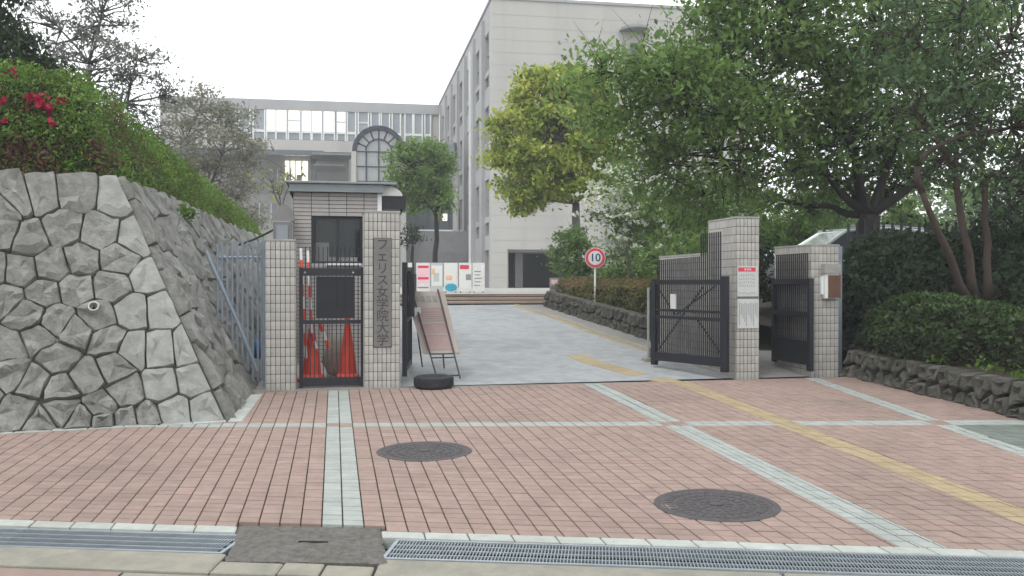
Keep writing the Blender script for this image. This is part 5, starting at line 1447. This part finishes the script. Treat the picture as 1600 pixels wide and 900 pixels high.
# --- trees, right
tree('cherry_tree', P(1362, 400, 15.3) - Vector((0, 0, .5)), P(1360, 335, 15.3),
     [B_(1030, 115, 14.2, 100, 60), B_(1130, 50, 15, 100, 70), B_(945, 112, 14.0, 55, 42), B_(1060, 165, 14.5, 120, 80), B_(1180, 120, 15.5, 130, 90), B_(1120, 235, 15, 120, 70),
      B_(1230, 20, 14.5, 130, 80), B_(1300, 130, 16, 120, 100), B_(1250, 230, 15.6, 110, 65), B_(1370, 40, 15, 120, 90), B_(1420, 160, 15, 110, 90), B_(1330, 200, 15.2, 100, 60), B_(1150, 180, 14.2, 100, 50), B_(1400, 290, 16.5, 110, 40), B_(1310, 280, 16.8, 90, 40), B_(1520, 190, 16, 90, 80), B_(1200, -20, 14.5, 120, 50), B_(1400, -30, 15, 130, 60), B_(1080, 100, 15.5, 80, 60), B_(1550, 0, 16, 100, 60), B_(1100, 300, 16.5, 80, 50), B_(1220, 310, 17.5, 90, 40), B_(1380, 240, 17, 90, 60), B_(1480, 80, 16, 100, 90), B_(960, 180, 14.6, 60, 60), B_(1020, 265, 16, 60, 50)],
     GREEN, M['bark'], 'great spreading cherry tree with low dark limbs behind the right gate', .105, 66, r0=.25, csize=.42, twig=.010, limb_r=.62, sag=.35, cl_density=1.3, mains=9)
tree('garden_tree', P(1515, 470, 11.6), P(1500, 330, 11.4),
     [B_(1430, 180, 11.3, 75, 70), B_(1500, 120, 11.5, 90, 90), B_(1580, 200, 11.6, 85, 80), B_(1420, 60, 11.5, 70, 70), B_(1580, 60, 11.5, 90, 80), B_(1490, 250, 11.8, 75, 55), B_(1500, 10, 11.5, 90, 50), B_(1600, 300, 12, 70, 60), B_(1660, 130, 11.5, 90, 90)],
     leafmat('leaf_bluegreen', [(0, (.04, .07, .035)), (.5, (.08, .145, .06)), (1, (.15, .23, .10))], .45), M['bark2'], 'many stemmed tree with reddish trunks on the bank at right', .075, 34, r0=.075, csize=.26, twig=.008, limb_r=.8, cl_density=.85,
     stems=[(P(1512, 470, 11.4), P(1440, 300, 11.1)), (P(1522, 468, 11.5), P(1492, 260, 11.4)), (P(1545, 466, 11.7), P(1538, 290, 11.8))])
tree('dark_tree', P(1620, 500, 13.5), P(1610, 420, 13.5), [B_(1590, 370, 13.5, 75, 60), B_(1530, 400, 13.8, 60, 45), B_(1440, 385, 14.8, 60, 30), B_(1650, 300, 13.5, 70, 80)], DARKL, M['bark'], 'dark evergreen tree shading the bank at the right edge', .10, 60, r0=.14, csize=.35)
# camphor with yellow-green young leaves
tree('camphor_tree', Vector((P(903, 440, 27).x, 27, 1.3)), P(900, 318, 27),
     [B_(855, 155, 27, 55, 45), B_(905, 145, 27, 50, 38), B_(815, 205, 27, 45, 40), B_(870, 215, 26.4, 65, 50), B_(930, 210, 27, 50, 55), B_(790, 245, 27, 32, 28), B_(830, 275, 26.6, 50, 38), B_(890, 275, 26.5, 60, 38), B_(940, 270, 27.4, 40, 35), B_(825, 315, 27, 26, 18), B_(880, 125, 27.2, 30, 18)],
     CAMPH, M['bark3'], 'dense rounded yellow green tree in front of the main building', .15, 90, r0=.17, csize=.36, twig=.012, cl_density=1.7, shell=.75)
# support stake of the camphor
# dogwood
tree('dogwood_tree', Vector((P(985, 440, 20.5).x, 20.5, 1.15)), P(985, 360, 20.5),
     [B_(990, 290, 20.5, 45, 35), B_(960, 340, 20.5, 40, 35), B_(1010, 360, 20.5, 45, 40), B_(980, 400, 20.5, 40, 30), B_(1030, 310, 20.8, 35, 40)], FRESH, M['bark3'], 'light green dogwood with scattered white flowers right of the camphor', .10, 26, r0=.07, csize=.3, twig=.009, cl_density=.9)
dgt = [o for o in bpy.data.objects if o.name == 'dogwood_tree'][0]
fl = []
for k in range(170):
    u, v = random.gauss(975, 32), random.gauss(310, 42); p = P(u, min(v, 400), 20.2 + random.uniform(-.5, .4))
    for _ in range(6): fl.append((p.x + random.gauss(0, .06), p.y + random.gauss(0, .06), p.z + random.gauss(0, .02)))
leaves('blossom', np.array(fl), .105, DOGW, parent=dgt, up=1.5, aspect=.8, kind='stuff')
# court tree in front of the entrance hall
tree('court_tree', Vector((P(682, 440, 32).x, 32, 1.18)), P(681, 335, 32),
     [B_(640, 255, 32, 38, 30), B_(680, 265, 32, 30, 40), B_(625, 290, 32, 30, 25), B_(660, 310, 32, 38, 25), B_(690, 310, 32, 18, 30), B_(655, 235, 32, 28, 18)],
     GREEN, M['bark'], 'bushy green court tree with a thin trunk behind the poster stands', .12, 70, r0=.11, csize=.30, twig=.014, cl_density=1.2)
tree('court_tree', Vector((P(643, 440, 34).x, 34, 1.18)), P(645, 385, 34), [B_(645, 370, 34, 16, 22)], DARKL, M['bark'], 'thin dark tree left of the bushy court tree', .12, 25, r0=.08, csize=.25, twig=.012)
# round camellia by the porch
tree('camellia_bush', Vector((P(900, 440, 23.5).x, 23.5, 1.15)), P(900, 425, 23.5), [B_(898, 400, 23.5, 32, 32), B_(895, 375, 23.5, 20, 16), B_(910, 425, 23.4, 28, 15)], GREEN, M['bark'], 'dense dark green conical bush left of the speed sign', .09, 110, r0=.06, csize=.28, cat='bush', shell=.8, vrange=(0, .75))
# the green wall of trees behind the gate pillars
for i, (u, v, Y, ru, rv, m, lb) in enumerate(((1060, 395, 19, 48, 40, GREEN, 'green shrub tree between the dogwood and the right gate'), (1150, 360, 21, 60, 55, FRESH, 'mid green tree seen between the two right pillars'),
        (1240, 345, 22, 55, 45, FRESH, 'bright green tree above the far right pillar'), (1060, 330, 24, 60, 50, FRESH, 'fresh green tree behind the gate wing wall'), (1310, 330, 26, 38, 38, GREEN, 'small green tree left of the white car'),
        (1200, 420, 18, 36, 45, DARKL, 'dark shrub in the gap between the two right pillars'), (1420, 340, 26, 40, 22, FRESH, 'bright green tree beyond the white car'), (1000, 425, 22, 50, 22, GREEN, 'low green shrub behind the speed sign'), (1110, 410, 17.6, 35, 40, GREEN, 'green shrub right behind the black gate leaf'))):
    g = 1.1
    tree('background_tree', Vector((P(u, 440, Y).x, Y, g)), P(u, v + rv * .5, Y), [B_(u, v, Y, ru, rv), B_(u - ru * .5, v + rv * .4, Y, ru * .6, rv * .5), B_(u + ru * .5, v + rv * .35, Y, ru * .6, rv * .5)], m, M['bark'], lb, .11, 60, r0=.08, csize=.34, group='trees behind the gate', cl_density=1.1)
far = []
for i, (u, v, Y, ru, rv) in enumerate(((1100, 330, 48, 60, 60), (1190, 340, 52, 60, 50), (1280, 350, 46, 60, 40), (1370, 345, 50, 60, 45), (1460, 340, 44, 60, 55), (1550, 330, 46, 70, 70), (1640, 320, 44, 80, 80), (1010, 350, 46, 50, 50))):
    tree('background_tree', Vector((P(u, 440, Y).x, Y, 1.1)), P(u, v + rv * .3, Y), [B_(u, v, Y, ru, rv), B_(u - ru * .4, v + rv * .6, Y, ru * .7, rv * .5), B_(u + ru * .4, v + rv * .6, Y, ru * .7, rv * .5)], GREEN, M['bark'],
         'hazy green tree far behind the cherry canopy, ' + ('above the wing wall', 'between the two right pillars', 'above the far right pillar', 'behind the white car', 'behind the reddish trunks', 'near the right edge', 'at the right edge', 'behind the dogwood')[i], .30, 45, r0=.15, csize=.8, group='far trees on the right')

# --- trees, left, on the raised garden
LZ = TOPZ
tree('twiggy_tree', Vector((P(150, 300, 14.5).x, 14.5, LZ)), P(150, 190, 14.5),
     [B_(90, 40, 14.5, 60, 55), B_(160, 20, 14.5, 60, 50), B_(140, 100, 14.5, 75, 50), B_(215, 95, 15, 45, 45), B_(200, 160, 15, 60, 40), B_(255, 150, 15.3, 22, 28), B_(240, 210, 15.6, 45, 30), B_(70, 110, 14.5, 50, 50), B_(180, -30, 14.5, 50, 30)],
     leafmat('leaf_bud', [(0, (.13, .14, .12)), (1, (.26, .27, .23))], .45), M['bark3'], 'large tree of dense dark twigs with hardly any leaves, above the azalea hedge', .06, 42, r0=.14, csize=.25, twig=.011, cl_density=.75, shell=.35)
tree('small_leaved_tree', Vector((P(330, 380, 27).x, 27, LZ - .6)), P(325, 300, 27),
     [B_(310, 175, 27, 45, 38), B_(355, 180, 27, 35, 30), B_(290, 220, 27, 50, 40), B_(350, 235, 26.6, 50, 40), B_(385, 250, 27, 25, 45), B_(320, 290, 26.6, 60, 35), B_(375, 310, 26.6, 32, 30), B_(250, 280, 27, 50, 50), B_(390, 345, 26, 14, 14)],
     GREYL, M['bark3'], 'rounded grey green tree with small leaves between the twiggy tree and the buildings', .10, 60, r0=.16, csize=.36, twig=.013, cl_density=.9)
tree('conifer_tree', Vector((P(10, 300, 13).x, 13, LZ)), P(10, 110, 13), [B_(0, 40, 13, 40, 40), B_(30, 85, 13, 45, 30), B_(-20, 90, 13, 50, 50), B_(65, 115, 13.2, 25, 20), B_(5, -10, 13, 20, 30)], DARKL, M['bark'], 'dark evergreen tree at the left edge above the azalea hedge', .08, 130, r0=.12, csize=.26, shell=.7, vrange=(.1, 1))
# bare sapling in front of the rear wing
tree('young_tree', Vector((P(440, 400, 16).x, 16, G(-4, 16) + .3)), P(441, 325, 16), [B_(425, 285, 16, 18, 22), B_(455, 275, 16, 15, 15), B_(435, 300, 16, 16, 12)], CAMPH, M['bark3'], 'bare branched young tree above the low left pillar', .07, 4, r0=.035, csize=.22, twig=.008, cl_density=.25)

# ================================================================== WHITE CAR on the upper ground at right
cf = Fr((P(1330, 440, 17.5).x - 1.55, 17.8, 1.08), .12)
cr = thing('parked_car', cf.o, 'white car parked on the upper ground behind the cherry trunk', 'car', None, cf.ang)
W2 = .82
def loft(prof, hw0, hw1, z0, z1):
    pass
body = [(0, .35), (0.02, .62), (.15, .74), (1.05, .92), (3.9, .98), (4.15, .90), (4.2, .45), (4.1, .30), (.1, .28)]
mb = MB(); vs = [cf(a, 0, c) for a, c in body]; n = len(vs)
vs2 = [cf(a, .08, c) for a, c in body]
rings = [(0.06, .0), (0, .06), (0, 1.58), (.06, 1.64)]
al = []
for ins, b in rings: al.append([cf(min(max(a, ins), 4.2 - ins), b, c - (ins if c > .6 else 0)) for a, c in body])
allv = [p for r in al for p in r]
mb.add(allv, [(r * n + k, r * n + (k + 1) % n, (r + 1) * n + (k + 1) % n, (r + 1) * n + k) for r in range(3) for k in range(n)] + [tuple(range(n - 1, -1, -1)), tuple(range(3 * n, 4 * n))])
mb.build('body', M['carp'], parent=cr)
cabin = [(.95, .93), (1.75, 1.44), (2.6, 1.50), (3.4, 1.44), (3.95, .98)]
ins_t = .16
def cab(a, c, side): k = (c - .93) / .57; return cf(a, (.05 + k * ins_t) if side == 0 else (1.59 - k * ins_t), c)
mb = MB(); v0 = [cab(a, c, 0) for a, c in cabin]; v1 = [cab(a, c, 1) for a, c in cabin]; n = len(cabin)
mb.add([v0[1], v0[2], v0[3], v1[1], v1[2], v1[3]], [(0, 1, 4, 3), (1, 2, 5, 4)]).build('roof', M['carp'], parent=cr)
MB().add([v0[0], v0[1], v1[1], v1[0]], [(0, 1, 2, 3)]).build('windscreen', M['carg'], parent=cr)
MB().add([v0[3], v0[4], v1[4], v1[3]], [(0, 1, 2, 3)]).build('rear_window', M['carg'], parent=cr)
for s, vv in ((0, v0), (1, v1)): MB().add(vv, [tuple(range(n))]).build('side_windows', M['wdark'], parent=cr)
for (i, j) in ((0, 1), (1, 2), (2, 3), (3, 4)):
    for vv in (v0, v1): MB().tube([vv[i], vv[j]], .03, 6).build('pillar_trim', M['carp'], parent=cr)
for vv in (v0, v1): MB().tube([vv[1] + Vector((0, 0, .05)), vv[2] + Vector((0, 0, .05)), vv[3] + Vector((0, 0, .05))], .02, 6).build('roof_rail', M['galv'], parent=cr)
for a in (.8, 3.35):
    for b in (.0, 1.45):
        w_ = MB().lathe(cf(a, b, .30), [(.15, 0), (.30, .01), (.31, .05), (.31, .15), (.30, .19), (.15, .2)], 20, axis=(-math.sin(cf.ang), math.cos(cf.ang), 0)).build('wheel', M['rubber'], parent=cr)
        MB().lathe(cf(a, b - .006, .30), [(.19, 0), (.18, .004), (.05, .0045)], 16, axis=(-math.sin(cf.ang), math.cos(cf.ang), 0)).build('rim', M['galv'], parent=w_)
for b in (.12, 1.30): MB().box(cf, -.01, .12, b, b + .24, .60, .70).build('headlight', M['refl'], parent=cr)

# ================================================================== HAZE: closed box of pale air, added as a veil to soften contrast
hz_ = bpy.data.materials.new('pale_veil'); hz_.use_nodes = True
hn = hz_.node_tree.nodes; hn.remove(hn['Principled BSDF'])
pv = hn.new('ShaderNodeVolumePrincipled'); pv.inputs['Color'].default_value = (.93, .96, 1, 1); pv.inputs['Density'].default_value = .0019
hz_.node_tree.links.new(pv.outputs[0], hn['Material Output'].inputs['Volume'])
ho = MB().box(None, -1000, 1000, -300, 1700, -2.0, 18.0).build('haze', hz_, kind='stuff'); ho['label'] = 'thin pale veil added over the whole place to soften contrast'
